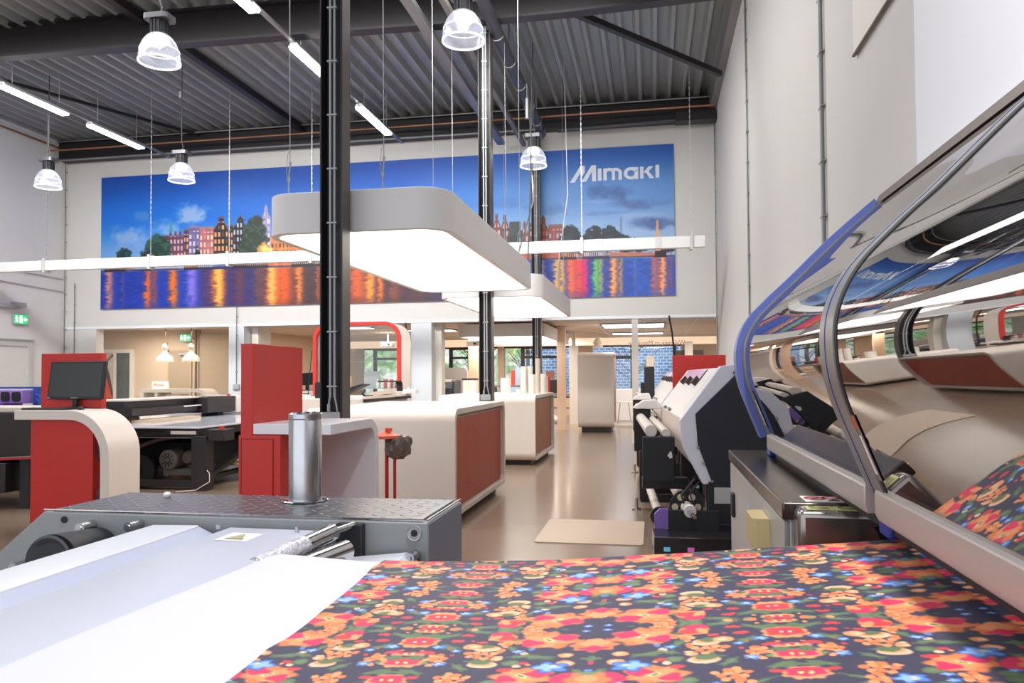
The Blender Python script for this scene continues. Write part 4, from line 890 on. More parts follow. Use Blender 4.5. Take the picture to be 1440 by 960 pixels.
# monitor, keyboard, mouse
mo = thing('monitor', 'black widescreen monitor on the desk, screen off', 'monitor', (-5.37, 6.38, 1.128))
SCR = mat('screen_off', rgb(52,54,52), .35, noise=.02); BZ = mat('bezel_black', rgb(24,25,28), .3)
MB().box(-5.66, -5.07, 6.36, 6.395, 1.215, 1.575).build('frame', BZ, mo, bevel=.006)
MB().box(-5.64, -5.09, 6.357, 6.361, 1.24, 1.557).build('screen', SCR, mo)
MB().box(-5.56,-5.17,6.395,6.42,1.27,1.5).build('rear_shell', BZ, mo, bevel=.01)
MB().box(-5.395, -5.345, 6.385, 6.41, 1.135, 1.25).build('neck', BZ, mo, bevel=.004); MB().prism(rrect(-5.47, -5.27, 6.32, 6.47, .05), 'z', 1.128, 1.14).build('foot', BZ, mo)
TXT = text_mb('SAMSUNG', .017, lambda x, y: (-5.365+x, 6.3585, 1.2225+y), mo, 'lettering', mat('logo_silver', rgb(200,200,204), .4), 'CENTER')
MB().box(-5.655, -5.625, 6.3585, 6.36, 1.219, 1.233).build('energy_sticker', mat('sticker_blue', rgb(110,140,200), .4), mo)
for c_ in mo.children:
    if c_.name.split('.')[0] in ('frame','screen','rear_shell','lettering','energy_sticker'): c_.rotation_euler.x = R(-8.5); c_.location.y = .0
kb = thing('keyboard', 'flat black keyboard lying in front of the monitor', 'keyboard', (-5.43, 6.1, 1.128))
MB().box(-5.64, -5.18, 6.05, 6.19, 1.128, 1.142).build('base', BZ, kb, bevel=.004)
b = MB()
for r_ in range(5):
    for c in range(15): b.box(-5.632+c*.030, -5.632+c*.030+.025, 6.058+r_*.026, 6.058+r_*.026+.021, 1.142, 1.147)
b.build('keys', mat('key_black', rgb(34,35,38), .5), kb)['kind'] = 'stuff'
ms = thing('mouse', 'black computer mouse right of the keyboard', 'mouse', (-5.11, 6.15, 1.128))
MB().lathe([(0,.032),(.016,.030),(.028,.018),(.033,.0)], (-5.11,6.15,1.128), 20).build('shell', BZ, ms); MB().tube([(-5.11,6.18,1.14), (-5.06,6.25,1.135), (-5.02,6.3,1.133), (-5.08,6.45,1.132)], .003).build('cord', BZ, ms)
# centre desk beside the large column
d2 = thing('demo_desk', 'white desk with tall red side panel behind the steel cylinder', 'desk', (-2.2, 4.9, 0))
o, i_ = archpts(4.46, 5.30, 0, 1.115, .17, .066)
MB().band(o, i_, 'x', -2.475, -1.955, closed=False).build('arched_top', mat('corian_cool', rgb(230,228,234), .38, noise=.01, coat=.1), d2, bevel=.004, ang=30)
MB().box(-2.56, -2.478, 4.46, 5.16, 0, 1.62).build('red_side_panel', RED, d2, bevel=.003)
MB().box(-2.562, -2.28, 4.44, 4.62, 0, 1.045).build('pedestal', RED, d2, bevel=.002)
MB().box(-2.54, -2.33, 4.436, 4.44, .03, 1.02).build('pedestal_door', RED, d2, bevel=.002)
gap = MB()
for a in ((-2.544,-2.541,.03,1.02), (-2.329,-2.326,.03,1.02), (-2.544,-2.326,1.02,1.023)): gap.box(a[0], a[1], 4.4365, 4.4395, a[2], a[3])
gap.build('door_gap', mat('red_gap', rgb(110,20,18), .6), d2)
# waste bag stand
bs = thing('waste_bag_stand', 'red waste stand with orange lid and grey plastic bag', 'bin', (-2.16, 6.15, 0))
MB().cyl((-2.20,6.15,.04), (-2.20,6.15,.86), .016, 12).cyl((-2.13,6.15,.04), (-2.13,6.15,.86), .013, 12).build('post', RED, bs)
MB().box(-2.3,-2.02,6.0,6.3,.0,.04).build('base', RED, bs, bevel=.01)
bag = MB(); pr_ = []
for i in range(7): pr_.append((.02+.095*math.sin(PI*(.25+.75*(1-i/6.)))**.6 if i else .03, .74+.185*i/6))
bag.lathe([(0,.725), (.05,.73), (.085,.755), (.102,.80), (.104,.85), (.095,.89), (.07,.915), (.0,.925)], (-2.10,6.15,0), 26)
for v in bag.bm.verts:
    a = math.atan2(v.co.y-6.15, v.co.x+2.10); k = .013*math.sin(7*a+v.co.z*50)+.008*math.sin(13*a+v.co.z*90); v.co.x += math.cos(a)*k; v.co.y += math.sin(a)*k; v.co.z += .008*math.sin(5*a)
bag.build('plastic_bag', mat('grey_bag', rgb(112,100,92), .25, noise=.25, nscale=25, bump=.6, bscale=30), bs)
MB().lathe([(.118,.895),(.125,.90),(.12,.92),(.0,.955)], (-2.20,6.13,0), 24).box(-2.2,-2.15,6.11,6.15,.95,.98).build('lid', mat('orange_lid', rgb(232,98,62), .45), bs)

# ================================================================== FLATBED TABLES AND MACHINES ON THE LEFT
GLT = mat('white_glass_table', rgb(222,224,234), .12, noise=.01, coat=.4); BMT = mat('black_machine', rgb(38,34,34), .4); BEIGEM = mat('machine_beige', rgb(222,210,198), .4)
fb = thing('flatbed_printer', 'big flatbed printer with white glass bed and black legs, left of the red partition', 'machine', (-7.0, 10, 0))
MB().box(-9.2, -5.59, 8.76, 12.6, .775, .80).build('glass_bed', GLT, fb, bevel=.004)
MB().box(-9.18, -5.61, 8.78, 12.58, .675, .773).build('bed_frame', BMT, fb)
MB().box(-9.1, -5.63, 8.772, 8.78, .655, .667).build('front_rail', mat('rail_silver', rgb(130,130,130), .4, .5), fb)
MB().box(-6.05, -5.64, 8.765, 8.775, .705, .745).build('name_plate', mat('name_plate', rgb(206,196,190), .5), fb)
MB().box(-6.06, -5.99, 8.762, 8.765, .705, .745).build('plate_symbol', BLACKM, fb)
MB().box(-5.5, -5.28, 8.80, 9.05, .62, .765).build('stop_box', BMT, fb, bevel=.008); e = MB().cyl((-5.37,8.9,.765), (-5.37,8.9,.80), .035, 16).build('stop_button', mat('stop_red', rgb(214,60,36), .4), fb)
for x in (-5.60, -8.9):
    for y in (8.84, 12.3): MB().box(x-.10, x+.10, y-.08, y+.10, 0, .68).build('leg', BMT, fb, bevel=.004)
MB().bar((-5.68, 8.98, .12), (-5.62, 11.0, .70), .12, .05).bar((-5.7, 8.98, .12), (-5.62, 11.2, .16), .12, .05).parts('diagonal_brace', BMT, fb)
MB().box(-9.0, -5.7, 8.80, 8.90, .04, .12).box(-9.0,-5.7,12.2,12.3,.04,.12).parts('foot_rail', BMT, fb)
MB().lathe([(0,0),(.10,.0),(.13,.02),(.13,.24),(.10,.27),(0,.28)], (-6.16,8.95,.36), 28, 'y').build('motor', mat('motor_grey', rgb(110,106,100), .5), fb)
k = MB()
for i in range(10):
    a = 2*PI*i/10; k.bar((-6.16+.03*math.cos(a),8.945,.36+.03*math.sin(a)), (-6.16+.09*math.cos(a),8.945,.36+.09*math.sin(a)), .014, .006)
k.build('motor_grille', BLACKM, fb)
MB().lathe([(0,0),(.07,0),(.09,.03),(.09,.2),(0,.22)], (-5.95,9.05,.38), 20, 'y').box(-6.25,-5.85,9.0,9.3,.16,.24).build('blower', mat('motor_grey', (0,0,0)), fb)
MB().lathe([(.05,0),(.20,0),(.21,.04),(.2,.08),(.05,.08)], (-6.55,8.95,.22), 30, 'y').build('hose_reel', BLACKM, fb)
MB().tube([(-7.0,9.0,.50), (-6.6,8.95,.52), (-6.3,8.95,.62), (-6.0,9.1,.67)], .028, 10).build('hose', mat('hose_mauve', rgb(92,72,80), .5), fb)
MB().box(-8.8, -5.9, 9.3, 12.1, .25, .55).build('vacuum_box', BLACKM, fb)
# gantry across the bed
g = thing('print_gantry', 'long black printing gantry with beige top standing on the white flatbed', 'gantry', (-7.2, 10.4, .80))
MB().box(-7.42, -7.12, 9.3, 12.2, .88, 1.10).build('body', BMT, g, bevel=.01)
MB().box(-7.5, -7.05, 9.3, 11.2, 1.10, 1.125).build('top_cover', BEIGEM, g, bevel=.004)
MB().box(-7.12, -7.02, 9.3, 11.0, .90, 1.0).build('carriage_rail', BLACK, g, bevel=.004)
MB().box(-7.1, -7.0, 10.6, 11.1, .975, .995).build('white_handle', PW, g, bevel=.004)
MB().box(-7.45, -6.9, 11.1, 12.05, .86, 1.11).build('carriage_housing', BMT, g, bevel=.01)
MB().prism([(-7.46,.83), (-6.86,.83), (-6.86,1.08), (-6.90,1.12), (-7.46,1.12)], 'y', 12.05, 12.16).build('end_cap', BEIGEM, g, bevel=.006)
MB().cyl((-7.0,12.0,1.11), (-7.0,12.0,1.14), .03, 14).build('stop_button', mat('stop_red', (0,0,0)), g)
MB().box(-7.38,-7.1,9.35,9.6,.80,.88).box(-7.38,-7.1,11.8,12.0,.80,.88).parts('foot', BMT, g)
MB().box(-7.1, -6.8, 9.4, 10.7, .80, .84).build('beige_bed_strip', mat('tan_board', rgb(200,180,152), .5), g)
g.rotation_euler.z = R(4)
# open cartons and sheets under the table
for k, (x, y, z, lab) in enumerate(((-6.2, 9.5, .0, 'brown carton lying under the white flatbed near its leg'), (-5.35, 9.9, .0, 'brown carton on the floor under the slanted brace'), (-5.33, 10.24, 0, 'flat brown carton on the floor beside the red partition'))):
    b = thing('carton', lab, 'carton', (x, y, z)); CB = mat('cardboard', rgb(170,134,92), .7)
    MB().box(x-.22, x+.22, y-.15, y+.15, z, z+.18+.04*k).build('box', CB, b); MB().bar((x-.22,y-.14,z+.19+.04*k), (x-.36,y-.14,z+.25), .26, .006).bar((x+.22,y-.1,z+.19+.04*k), (x+.38,y-.12,z+.13), .26, .006).build('flap', CB, b)
tag(MB().prism([(-6.5,9.3), (-6.05,9.25), (-6.0,9.55), (-6.4,9.6)], 'z', .19, .26).build('paper_bundle', mat('crumpled_paper', rgb(196,184,168), .7, bump=.8, bscale=12)), 'crumpled pale paper under the white flatbed', 'paper')
tag(MB().tube([(-5.55,8.8,.30), (-5.46,8.78,.22), (-5.44,8.75,.12), (-5.6,8.7,.02), (-5.8,8.6,.012)], .005).build('white_cable', PW), 'white cable hanging off the leg of the white flatbed', 'cable')
# dark flatbed behind
ft = thing('flatbed_table', 'long dark flatbed table behind the red partition', 'table', (-7.0, 13.6, 0))
MB().box(-9.4, -6.1, 13.0, 15.2, .86, .89).build('table_top', mat('table_dark_top', rgb(84,76,76), .35), ft, bevel=.005); MB().box(-9.38,-6.12,13.02,15.18,.76,.859).build('apron', BLACK, ft)
for x in (-9.2, -6.3):
    for y in (13.15, 15.0): MB().box(x-.08, x+.08, y-.08, y+.08, 0, .76).build('leg', BLACK, ft)
MB().box(-9.1,-6.4,13.1,13.18,.32,.50).build('lower_shelf', mat('shelf_grey', rgb(150,148,150), .4), ft)
# small white box and wires at the dark table
o = thing('control_box', 'small white control box on the dark flatbed table beside the large column', 'box', (-6.3, 13.1, .89)); MB().box(-6.45,-6.12,13.05,13.25,.89,1.10).build('case', PW, o, bevel=.008); MB().tube([(-6.2,13.12,1.08), (-6.15,13.1,1.5), (-6.12,13.12,1.9)], .008).build('wire', BLACKM, o)
# dark machine at the left edge, purple unit with fans on top
lm = thing('wide_printer', 'black wide printer with a red stripe at the left edge of the picture', 'machine', (-8.0, 8.0, 0))
MB().box(-9.6, -6.45, 7.25, 7.95, .55, 1.05).build('body', mat('dark_brown_black', rgb(44,38,36), .35), lm, bevel=.01)
MB().box(-9.6, -6.40, 7.3, 7.95, 1.05, 1.10).build('top_cover', BEIGEM, lm, bevel=.005)
MB().box(-6.8, -6.62, 7.24, 7.25, .99, 1.03).build('white_switch', PW, lm)
MB().bar((-7.45,7.15,.52), (-6.3,7.15,.585), .05, .022).build('red_stripe', RED, lm); MB().bar((-7.45,7.14,.538), (-6.3,7.14,.602), .04, .008).build('silver_edge', STEEL, lm)
MB().box(-9.6, -6.9, 7.2, 7.8, .18, .50).build('lower_unit', BLACK, lm, bevel=.01)
MB().lathe([(0,-.006),(.035,-.006),(.035,.0),(.05,.0)], (-7.25,7.19,.36), 20, 'y').build('indicator', mat('teal_lamp', rgb(120,190,190), .4, emit=.4), lm)
for x in (-9.3, -6.75): MB().box(x-.06,x+.06,7.3,7.42,0,.56).box(x-.06,x+.06,7.7,7.82,0,.56).parts('leg', BLACK, lm)
pu = thing('purple_unit', 'purple machine unit with two black fans, far left behind the desk', 'machine', (-8.6, 8.6, .0))
MB().box(-10.2, -8.26, 8.45, 8.75, 1.10, 1.27).build('body', mat('purple_metal', rgb(150,116,196), .4), pu, bevel=.008)
MB().box(-9.6, -8.5, 8.4, 8.72, 1.0, 1.10).build('lower_housing', mat('purple_dark', rgb(112,76,164), .4), pu)
MB().prism(rrect(-8.56,-8.44,1.13,1.25,.03), 'y', 8.435, 8.45).prism(rrect(-8.40,-8.28,1.13,1.25,.03), 'y', 8.435, 8.45).parts('fan', BLACKM, pu)
BLT = mat('blue_tube', rgb(40,76,160), .4)
MB().bar((-10.2,8.6,1.30), (-8.0,8.6,1.30), .03, .025).bar((-8.17,8.6,1.0),(-8.17,8.6,1.3),.07,.07).build('blue_frame', BLT, pu)
MB().tube([(-8.15,8.55,1.22), (-8.02,8.5,1.18), (-7.98,8.5,1.08), (-8.0,8.5,1.0)], .013).tube([(-8.15,8.55,1.16), (-8.06,8.5,1.13), (-8.04,8.5,1.06), (-8.05,8.5,1.0)], .013).build('blue_hose', BLT, pu)
MB().cyl((-8.78,8.6,1.30),(-8.78,8.6,1.37),.03,12).build('red_beacon', mat('stop_red', (0,0,0)), pu); MB().box(-9.9,-8.3,8.45,8.72,0,1.0).build('base', BLACKM, pu)
pu.location.x += .40
# flatbed cutter left of the first counter
fc = thing('flatbed_cutter', 'light flatbed cutter with black cable chain behind the first white counter', 'machine', (-4.6, 12.6, 0))
MB().box(-5.55, -4.12, 10.55, 12.55, .80, 1.10).build('bed', BEIGEM, fc, bevel=.01); MB().box(-4.12, -4.06, 10.5, 12.6, 1.09, 1.13).build('side_rail', mat('rail_cream', rgb(216,204,190), .4), fc, bevel=.004)
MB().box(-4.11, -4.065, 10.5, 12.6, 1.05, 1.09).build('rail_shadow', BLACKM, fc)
MB().box(-5.4,-4.2,10.6,12.5,0,.8).build('cabinet', mat('cutter_base', rgb(120,112,108), .5), fc)
MB().tube([(-4.12,10.6,1.22), (-4.12,10.5,1.17), (-4.12,10.6,1.13), (-4.12,12.0,1.12)], .018).build('cable_guide', BLACKM, fc)
MB().bar((-4.10,11.9,1.19), (-4.10,10.9,1.16), .02, .06).build('transparent_track', mat('track_peach', rgb(226,204,190), .3), fc)
c = MB(); prevp = None
for i in range(15):
    a = -PI/2+PI*i/14; c.box(-4.15, -4.05, 12.0+.10*math.cos(a)-.012, 12.0+.10*math.cos(a)+.012, 1.24+.10*math.sin(a)-.01, 1.24+.10*math.sin(a)+.01)
c.box(-4.15,-4.05,11.2,12.0,1.33,1.35).build('cable_chain', BLACKM, fc)
MB().box(-4.2, -4.0, 11.75, 11.95, 1.10, 1.18).build('carriage', PW, fc, bevel=.006)
MB().box(-4.3, -3.9, 12.3, 12.5, 1.13, 1.20).cyl((-4.05,12.4,1.2),(-4.05,12.4,1.23),.02,12).build('control_panel', PW, fc, bevel=.004)
MB().prism([(-4.75,1.12),(-4.45,1.17),(-4.15,1.30),(-4.18,1.31),(-4.45,1.24),(-4.75,1.2)], 'y', 10.62, 10.9).build('black_screen', BLACKM, fc)
MB().box(-4.70, -4.54, 10.9, 10.92, 1.22, 1.36).build('pink_sheet', mat('pink_sheet', rgb(216,140,190), .5), fc)
MB().box(-4.95, -4.72, 10.7, 10.9, 1.10, 1.34).build('tool_head', BLACK, fc, bevel=.01)
# ================================================================== RED FRAMED SHOWCASE
sh = thing('display_case', 'tall glass showcase with rounded red frame behind the large column', 'display case', (-5.2, 13.2, 0))
o = rrect(-5.90, -4.29, .3, 2.375, .30, 12); i_ = rrect(-5.84, -4.35, .36, 2.315, .25, 12)
MB().band(o, i_, 'y', 12.68, 12.76).build('red_frame', RED, sh, bevel=.004)
MB().band(rrect(-5.89, -4.30, .31, 2.365, .29, 12), rrect(-5.85, -4.34, .35, 2.325, .26, 12), 'y', 12.76, 13.3).build('shell', WHITEC, sh)
MB().prism(rrect(-5.85,-4.34,.35,2.325,.25,12), 'y', 12.74, 12.746).build('glass_front', glassy('clear_glass', (.93,.95,.94), .04), sh)
for z in (.85, 1.20, 1.68): MB().box(-5.84, -4.35, 12.8, 13.25, z, z+.012).build('glass_shelf', glassy('shelf_glass', (.75,.82,.80), .1), sh)
MB().box(-5.8, -4.4, 12.8, 13.25, 0, .31).build('plinth', PLINTH, sh)
def sample(x, z, w, h, c, lab, nm='sample_card', y=13.0):
    tag(MB().box(x-w/2, x+w/2, y, y+.02, z, z+h).build(nm, mat('sample_%d_%d_%d' % c, rgb(*c), .5)), lab, 'sample')
sample(-4.93, 1.212, .28, .30, (172,174,176), 'square grey sample plate standing in the glass showcase')
sample(-4.63, 1.212, .20, .16, (206,70,48), 'red sample box standing at the right of the showcase shelf')
sample(-5.32, 1.212, .10, .22, (236,150,80), 'orange sample card in the middle of the glass showcase', y=12.9)
sample(-5.78, 1.212, .06, .36, (230,110,60), 'narrow orange sample strip at the left of the glass showcase')
for k, x in enumerate((-4.78, -4.69, -4.57)):
    tag(MB().lathe([(0,0),(.028,0),(.028,.10),(.012,.13),(.012,.17),(0,.17)], (x,12.9,1.212), 16).build('bottle', mat('bottle_white', rgb(232,226,222), .4)), ('white bottle beside the grey plate in the showcase', 'white bottle in the middle of the three in the showcase', 'white bottle nearest the red frame in the showcase')[k], 'bottle', 'white bottles in the glass showcase')
# ================================================================== PAPER ROLLS ON THE SECOND COUNTER
RC = mat('roll_white', rgb(236,230,224), .6); CI = mat('core_tan', rgb(176,140,104), .7)
for x, y, rr, h, m, lab in ((-2.50,13.0,.088,.27,RC,'wide white paper roll on the counter, leftmost of the group'), (-2.30,13.55,.045,.36,mat('roll_tan', rgb(206,166,120), .6),'tan cardboard roll standing among the white rolls'), (-2.235,13.30,.055,.47,RC,'tallest plain white paper roll on the counter'), (-2.14,13.42,.05,.475,RC,'tall white roll just right of the tallest one'),
                             (-2.24,12.85,.045,.08,RC,'very short white roll in front of the others'), (-2.04,13.05,.062,.33,RC,'white roll standing beside the patterned roll'), (-1.93,12.95,.045,.60,mat('roll_patterned', rgb(206,196,184), .5, noise=.25, nscale=30),'tall narrow roll with mottled wrapping'), (-1.93,13.6,.055,.34,RC,'white roll behind the mottled one'), (-1.955,13.95,.06,.30,RC,'white roll near the far right end of the counter')):
    r = thing('paper_roll', lab, 'roll', (x, y, 1.11), 'paper rolls standing on the second counter')
    MB().cyl((x,y,1.11), (x,y,1.11+h), rr, 28).build('roll', m, r); MB().lathe([(.018,0),(.024,0),(.024,.003),(.018,.003),(.018,0)], (x,y,1.11+h), 16).build('core', CI, r)
tag(MB().cyl((-1.895,14.12,1.11), (-1.895,14.12,1.38), .022, 16).build('red_tube', RED), 'thin red tube at the far right end of the second counter', 'tube')
r = thing('white_canister', 'white container with a dark lid at the left end of the second counter', 'container', (-3.32, 13.7, 1.11)); MB().prism(rrect(-3.42,-3.18,13.6,13.85,.03), 'z', 1.11, 1.35).build('body', mat('container_cream', rgb(228,224,212), .4), r); MB().prism(rrect(-3.43,-3.17,13.59,13.86,.03), 'z', 1.35, 1.375).build('lid', BLACKM, r); MB().box(-3.38,-3.22,13.597,13.60,1.17,1.30).build('label_panel', mat('label_pale_green', rgb(196,204,180), .5), r)
# ================================================================== THE ROOMS BEYOND
CEILB = mat('back_ceiling', rgb(224,212,200), .6, noise=.02)
struct(MB().box(-20, 5, YB+.25, 28.2, 2.72, 2.8).build('ceiling_back', CEILB))
struct(MB().box(-17, -10.95, 18.72, 18.85, 0, 2.72).build('wall_beige', BEIGE)); struct(MB().box(-11.95, -11.93+.01, 18.64, 18.72, 0, 2.72).box(-11.93, -10.95, 18.66, 18.72, 0, 2.6).build('wall_taupe', TAUPE))
struct(MB().box(-11.0, -10.9, 18.72, 28, 0, 2.72).build('wall_partition', BEIGE)); struct(MB().box(4.4, 4.5, YB+.25, 28, 0, 2.72).build('wall_back_right', CREAM)); struct(MB().box(-20, -19.9, YB+.25, 28, 0, 2.72).build('wall_back_left', BEIGE))
# ceiling T-bars as one trim
b = MB()
for x in (-8.6,-7.4,-6.2,-5.0,-1.4,-.2,1.0,2.2): b.box(x, x+.03, YB+.3, 28, 2.712, 2.719)
for y in (18.2,20,21.8,23.6,25.4): b.box(-10.9, 4.4, y, y+.03, 2.712, 2.719)
struct(b.build('trim_10', WPANEL))
struct(MB().box(-10.9, 4.4, 26.6, 26.9, 2.48, 2.72).build('trim_11', mat('cove_glow', rgb(250,232,210), .6, emit=.55, ecol=rgb(255,226,196))))
# far wall with windows
FW = mat('far_wall_cream', rgb(214,196,176), .7)
PIERS = [(-20,-14.2),(-13.1,-11.5),(-9.4,-8.5),(-6.75,-5.96),(-5.68,-5.43),(-3.34,-3.14),(-2.7,-2.15),(1.0,4.5)]
b = MB().box(-20, 4.5, 28, 28.2, 2.52, 2.8).box(-20, 4.5, 28, 28.2, 0, .62)
for a, c in PIERS: b.box(a, c, 28, 28.2, .62, 2.52)
struct(b.build('wall_far', FW))
DKF = mat('window_frame_dark', rgb(46,44,44), .4); WG = glassy('window_glass', (.92,.95,.96), .05)
gaps = [(-14.2,-13.1,0),(-11.5,-9.4,2),(-8.5,-6.75,2),(-5.96,-5.68,0),(-5.43,-3.34,3),(-3.14,-2.7,0),(-2.15,1.0,4)]
for k, (a, c, st) in enumerate(gaps):
    f = MB().box(a, c, 28.02, 28.08, .62, .68).box(a, c, 28.02, 28.08, 2.46, 2.52)
    if st == 2: f.box(a+.95, a+1.08, 28.0, 28.1, .62, 2.52).box(a+1.08, c, 28.0, 28.1, 2.42, 2.52).box(a+1.08, c, 28.0, 28.1, 2.08, 2.16).box(c-.08, c, 28, 28.1, .62, 2.52)
    if st == 3: f.box(a+.62, a+.76, 28.0, 28.1, .62, 2.52).box(a+.76, c, 28.0, 28.1, 2.42, 2.52).box(a+.76, c, 28.0, 28.1, 2.08, 2.17).box(c-.1, c, 28, 28.1, .62, 2.52)
    if st == 4: f.box(a+.7, a+1.4, 28.0, 28.1, 2.02, 2.14).box(a+2.85, a+2.98, 28, 28.1, .62, 2.52)
    w_ = struct(f.build('window_%d' % (k+2), DKF)); MB().box(a, c, 28.04, 28.05, .66, 2.48).build('pane', WG, w_)
# clear glass wall between hall and back room
gw = struct(MB().box(-.432, -.30, 16.22, 16.32, 0, 2.62).box(-1.94, 1.31, 16.24, 16.30, 2.58, 2.62).build('window_1', mat('post_cream_white', rgb(224,218,210), .5)))
MB().quad((-.30,16.265,0),(1.30,16.265,0),(1.30,16.265,2.6),(-.30,16.265,2.6)).quad((-.9,16.265,0),(-.43,16.265,0),(-.43,16.265,2.6),(-.9,16.265,2.6)).parts('glass_pane', glassy('partition_glass', (.95,.97,.98), .03), gw)
text_mb('Welcome to Mimaki Be', .155, lambda x, y: (.66-x*.78, 16.255, 2.03+y*1.05), gw, 'lettering', mat('lettering_rust', rgb(190,140,120), .6))
tag(MB().tube([(.335,16.1,2.64), (.39,16.1,2.3), (.45,16.1,1.7)], .018).build('dark_cable', BLACKM), 'dark rod hanging in front of the glass wall left of the corner', 'rod')
tag(MB().tube([(-5.32,16.1,2.60), (-5.27,16.1,2.2), (-5.27,16.1,1.0)], .018).build('dark_cable', BLACKM), 'dark rod hanging beside the white pillar right of the red framed showcase', 'rod')
tag(MB().box(-2.48, -2.26, 20.0, 20.2, 0, 2.72).build('cream_post', mat('post_cream', rgb(226,202,176), .5)), 'cream post in the room beyond, left of the white display tower', 'post')
tag(MB().box(-2.42, -2.17, 22.5, 22.7, 0, 2.3).box(-2.35, -2.24, 22.55, 22.65, 2.3, 2.72).build('white_post', mat('post_cream_white', (0,0,0))), 'white post just left of the display tower in the room beyond', 'post')
tag(MB().box(1.0, 1.25, 25, 25.2, 0, 2.5).build('white_post', mat('post_cream_white', (0,0,0))), 'white post in the far room near the dark wall screen', 'post')
tag(MB().box(-5.95, -5.65, 24.5, 24.7, 0, 2.72).build('cream_post', mat('post_cream', (0,0,0))), 'cream post in the far room seen just right of the middle black column', 'post')
tag(MB().box(-6.9, -6.6, 22.0, 22.3, 0, 2.72).build('cream_post', mat('post_cream', (0,0,0))), 'cream post in the far room just left of the middle black column', 'post')
def lightpanel(x0, x1, y0, y1, e, label, z=2.70):
    r = thing('ceiling_light_panel', label, 'ceiling light', ((x0+x1)/2, (y0+y1)/2, z), 'light panels in the far room ceiling'); MB().box(x0-.04, x1+.04, y0-.04, y1+.04, z-.012, z+.0).build('frame', mat('panel_frame', rgb(140,126,116), .5), r); MB().box(x0, x1, y0, y1, z-.016, z-.012).build('diffuser', mat('panel_glow', (1,1,1), .5, emit=5, ecol=(.95,.97,1)), r)
lightpanel(-1.25, .28, 19.3, 20.6, 5, 'bright rectangular ceiling light behind the glass wall')
lightpanel(-8.4, -7.2, 18.6, 19.2, 5, 'ceiling light panel behind the opening left of the large column'); lightpanel(-6.6, -5.4, 20.2, 20.9, 5, 'ceiling light panel seen through the red framed showcase'); lightpanel(-1.2, .3, 23.4, 24.0, 5, 'ceiling light panel far behind the display tower')
# beige room doors, pendants, counter
d = struct(MB().box(-15.25, -13.9, 18.66, 18.72, 2.12, 2.22).box(-15.25, -15.13, 18.66, 18.72, 0, 2.12).box(-14.5, -14.42, 18.66, 18.72, 0, 2.12).box(-14.0, -13.9, 18.66, 18.72, 0, 2.12).build('door_2', CREAM))
MB().box(-15.13, -14.5, 18.69, 18.70, 0, 2.12).build('door_leaf', mat('leaf_pale', rgb(222,212,200), .5), d); MB().box(-14.42, -14.0, 18.69, 18.70, 0, 2.12).build('glass_panel', mat('dark_glass', rgb(96,98,92), .12, noise=.5, nscale=3), d)
for pts, c in (([(-14.95,2.08),(-14.82,2.12),(-14.62,1.5),(-14.52,1.0),(-14.52,.85),(-14.66,1.3)], (110,84,70)), ([(-15.1,1.95),(-14.9,2.06),(-14.86,2.0),(-15.1,1.85)], (120,100,84)), ([(-14.55,2.10),(-14.50,2.05),(-14.72,1.86),(-14.88,1.80),(-14.84,1.90),(-14.66,1.98)], (150,126,104)), ([(-14.82,1.3),(-14.74,1.5),(-14.60,1.1),(-14.54,.8),(-14.85,.8)], (226,96,70)), ([(-15.0,1.2),(-14.86,1.35),(-14.8,.8),(-15.05,.8)], (214,110,90))):
    MB().prism(pts, 'y', 18.675, 18.69).build('curved_decoration', mat('deco_%d' % c[0], rgb(*c), .5), d)
struct(MB().box(-12.82, -12.20, 18.68, 18.72, 0, 2.14).build('door_3', TAUPE)); 
d = struct(MB().box(-12.86, -12.82, 18.67, 18.72, 0, 2.18).box(-12.2, -12.16, 18.67, 18.72, 0, 2.18).box(-12.86, -12.16, 18.67, 18.72, 2.14, 2.18).build('trim_12', mat('frame_tan', rgb(190,172,148), .6)))
MB().box(-12.5, -12.1, 18.60, 18.67, 2.04, 2.10).box(-12.3,-12.16,18.58,18.67,2.0,2.12).build('door_closer', GREYP, d)
struct(MB().cyl((-11.98,18.6,0), (-11.98,18.6,2.7), .03, 10).build('trim_13', mat('pipe_dark_taupe', rgb(110,100,92), .5)))
PWH = mat('pendant_enamel', rgb(232,224,214), .35); 
def pendant(x, y, z, label):
    r = thing('pendant_lamp', label, 'pendant lamp', (x, y, z), 'enamel pendant lamps in the beige room')
    MB().lathe([(.215,0),(.215,.02),(.20,.09),(.15,.15),(.085,.19),(.075,.21),(.05,.25),(.055,.28),(0,.30)], (x,y,z), 32).build('lamp_shade', PWH, r, ang=60); MB().lathe([(0,.03),(.16,.03),(.16,.035),(0,.035)], (x,y,z), 24).build('bulb', mat('pendant_glow', (1,1,1), .5, emit=4, ecol=(1,.9,.78)), r)
    MB().lathe([(0,.30),(.05,.31),(.075,.36),(.06,.42),(.02,.45),(0,.46)], (x,y,z), 20).build('canopy', PWH, r); MB().tube([(x,y,z+.45), (x+.06,y,z+.42), (x+.09,y,z+.47), (x,y,z+.56), (x+.02,y,z+.75), (x,y,2.72)], .010).build('cord', mat('cord_brown', rgb(110,90,76), .5), r)
pendant(-12.13, 17.5, 1.84, 'white enamel pendant lamp on the left in the beige room'); pendant(-11.40, 17.5, 1.84, 'white enamel pendant lamp nearer the taupe wall in the beige room')
rc = thing('reception_desk', 'low white arched desk with a small red lettered sign in the beige room', 'desk', (-12, 17.8, 0))
o, i_ = archpts(-12.9, -11.0, 0, 1.15, .32, .09); MB().band(o, i_, 'y', 17.6, 18.2, closed=False).build('arched_top', WHITEC, rc); MB().box(-12.92,-12.8,17.6,18.2,0,1.06).box(-12.5,-12.42,17.62,18.2,0,1.06).build('side_panel', CREAM, rc); MB().box(-12.92,-12.45,18.1,18.16,1.15,1.34).build('sign_board', WHITEC, rc)
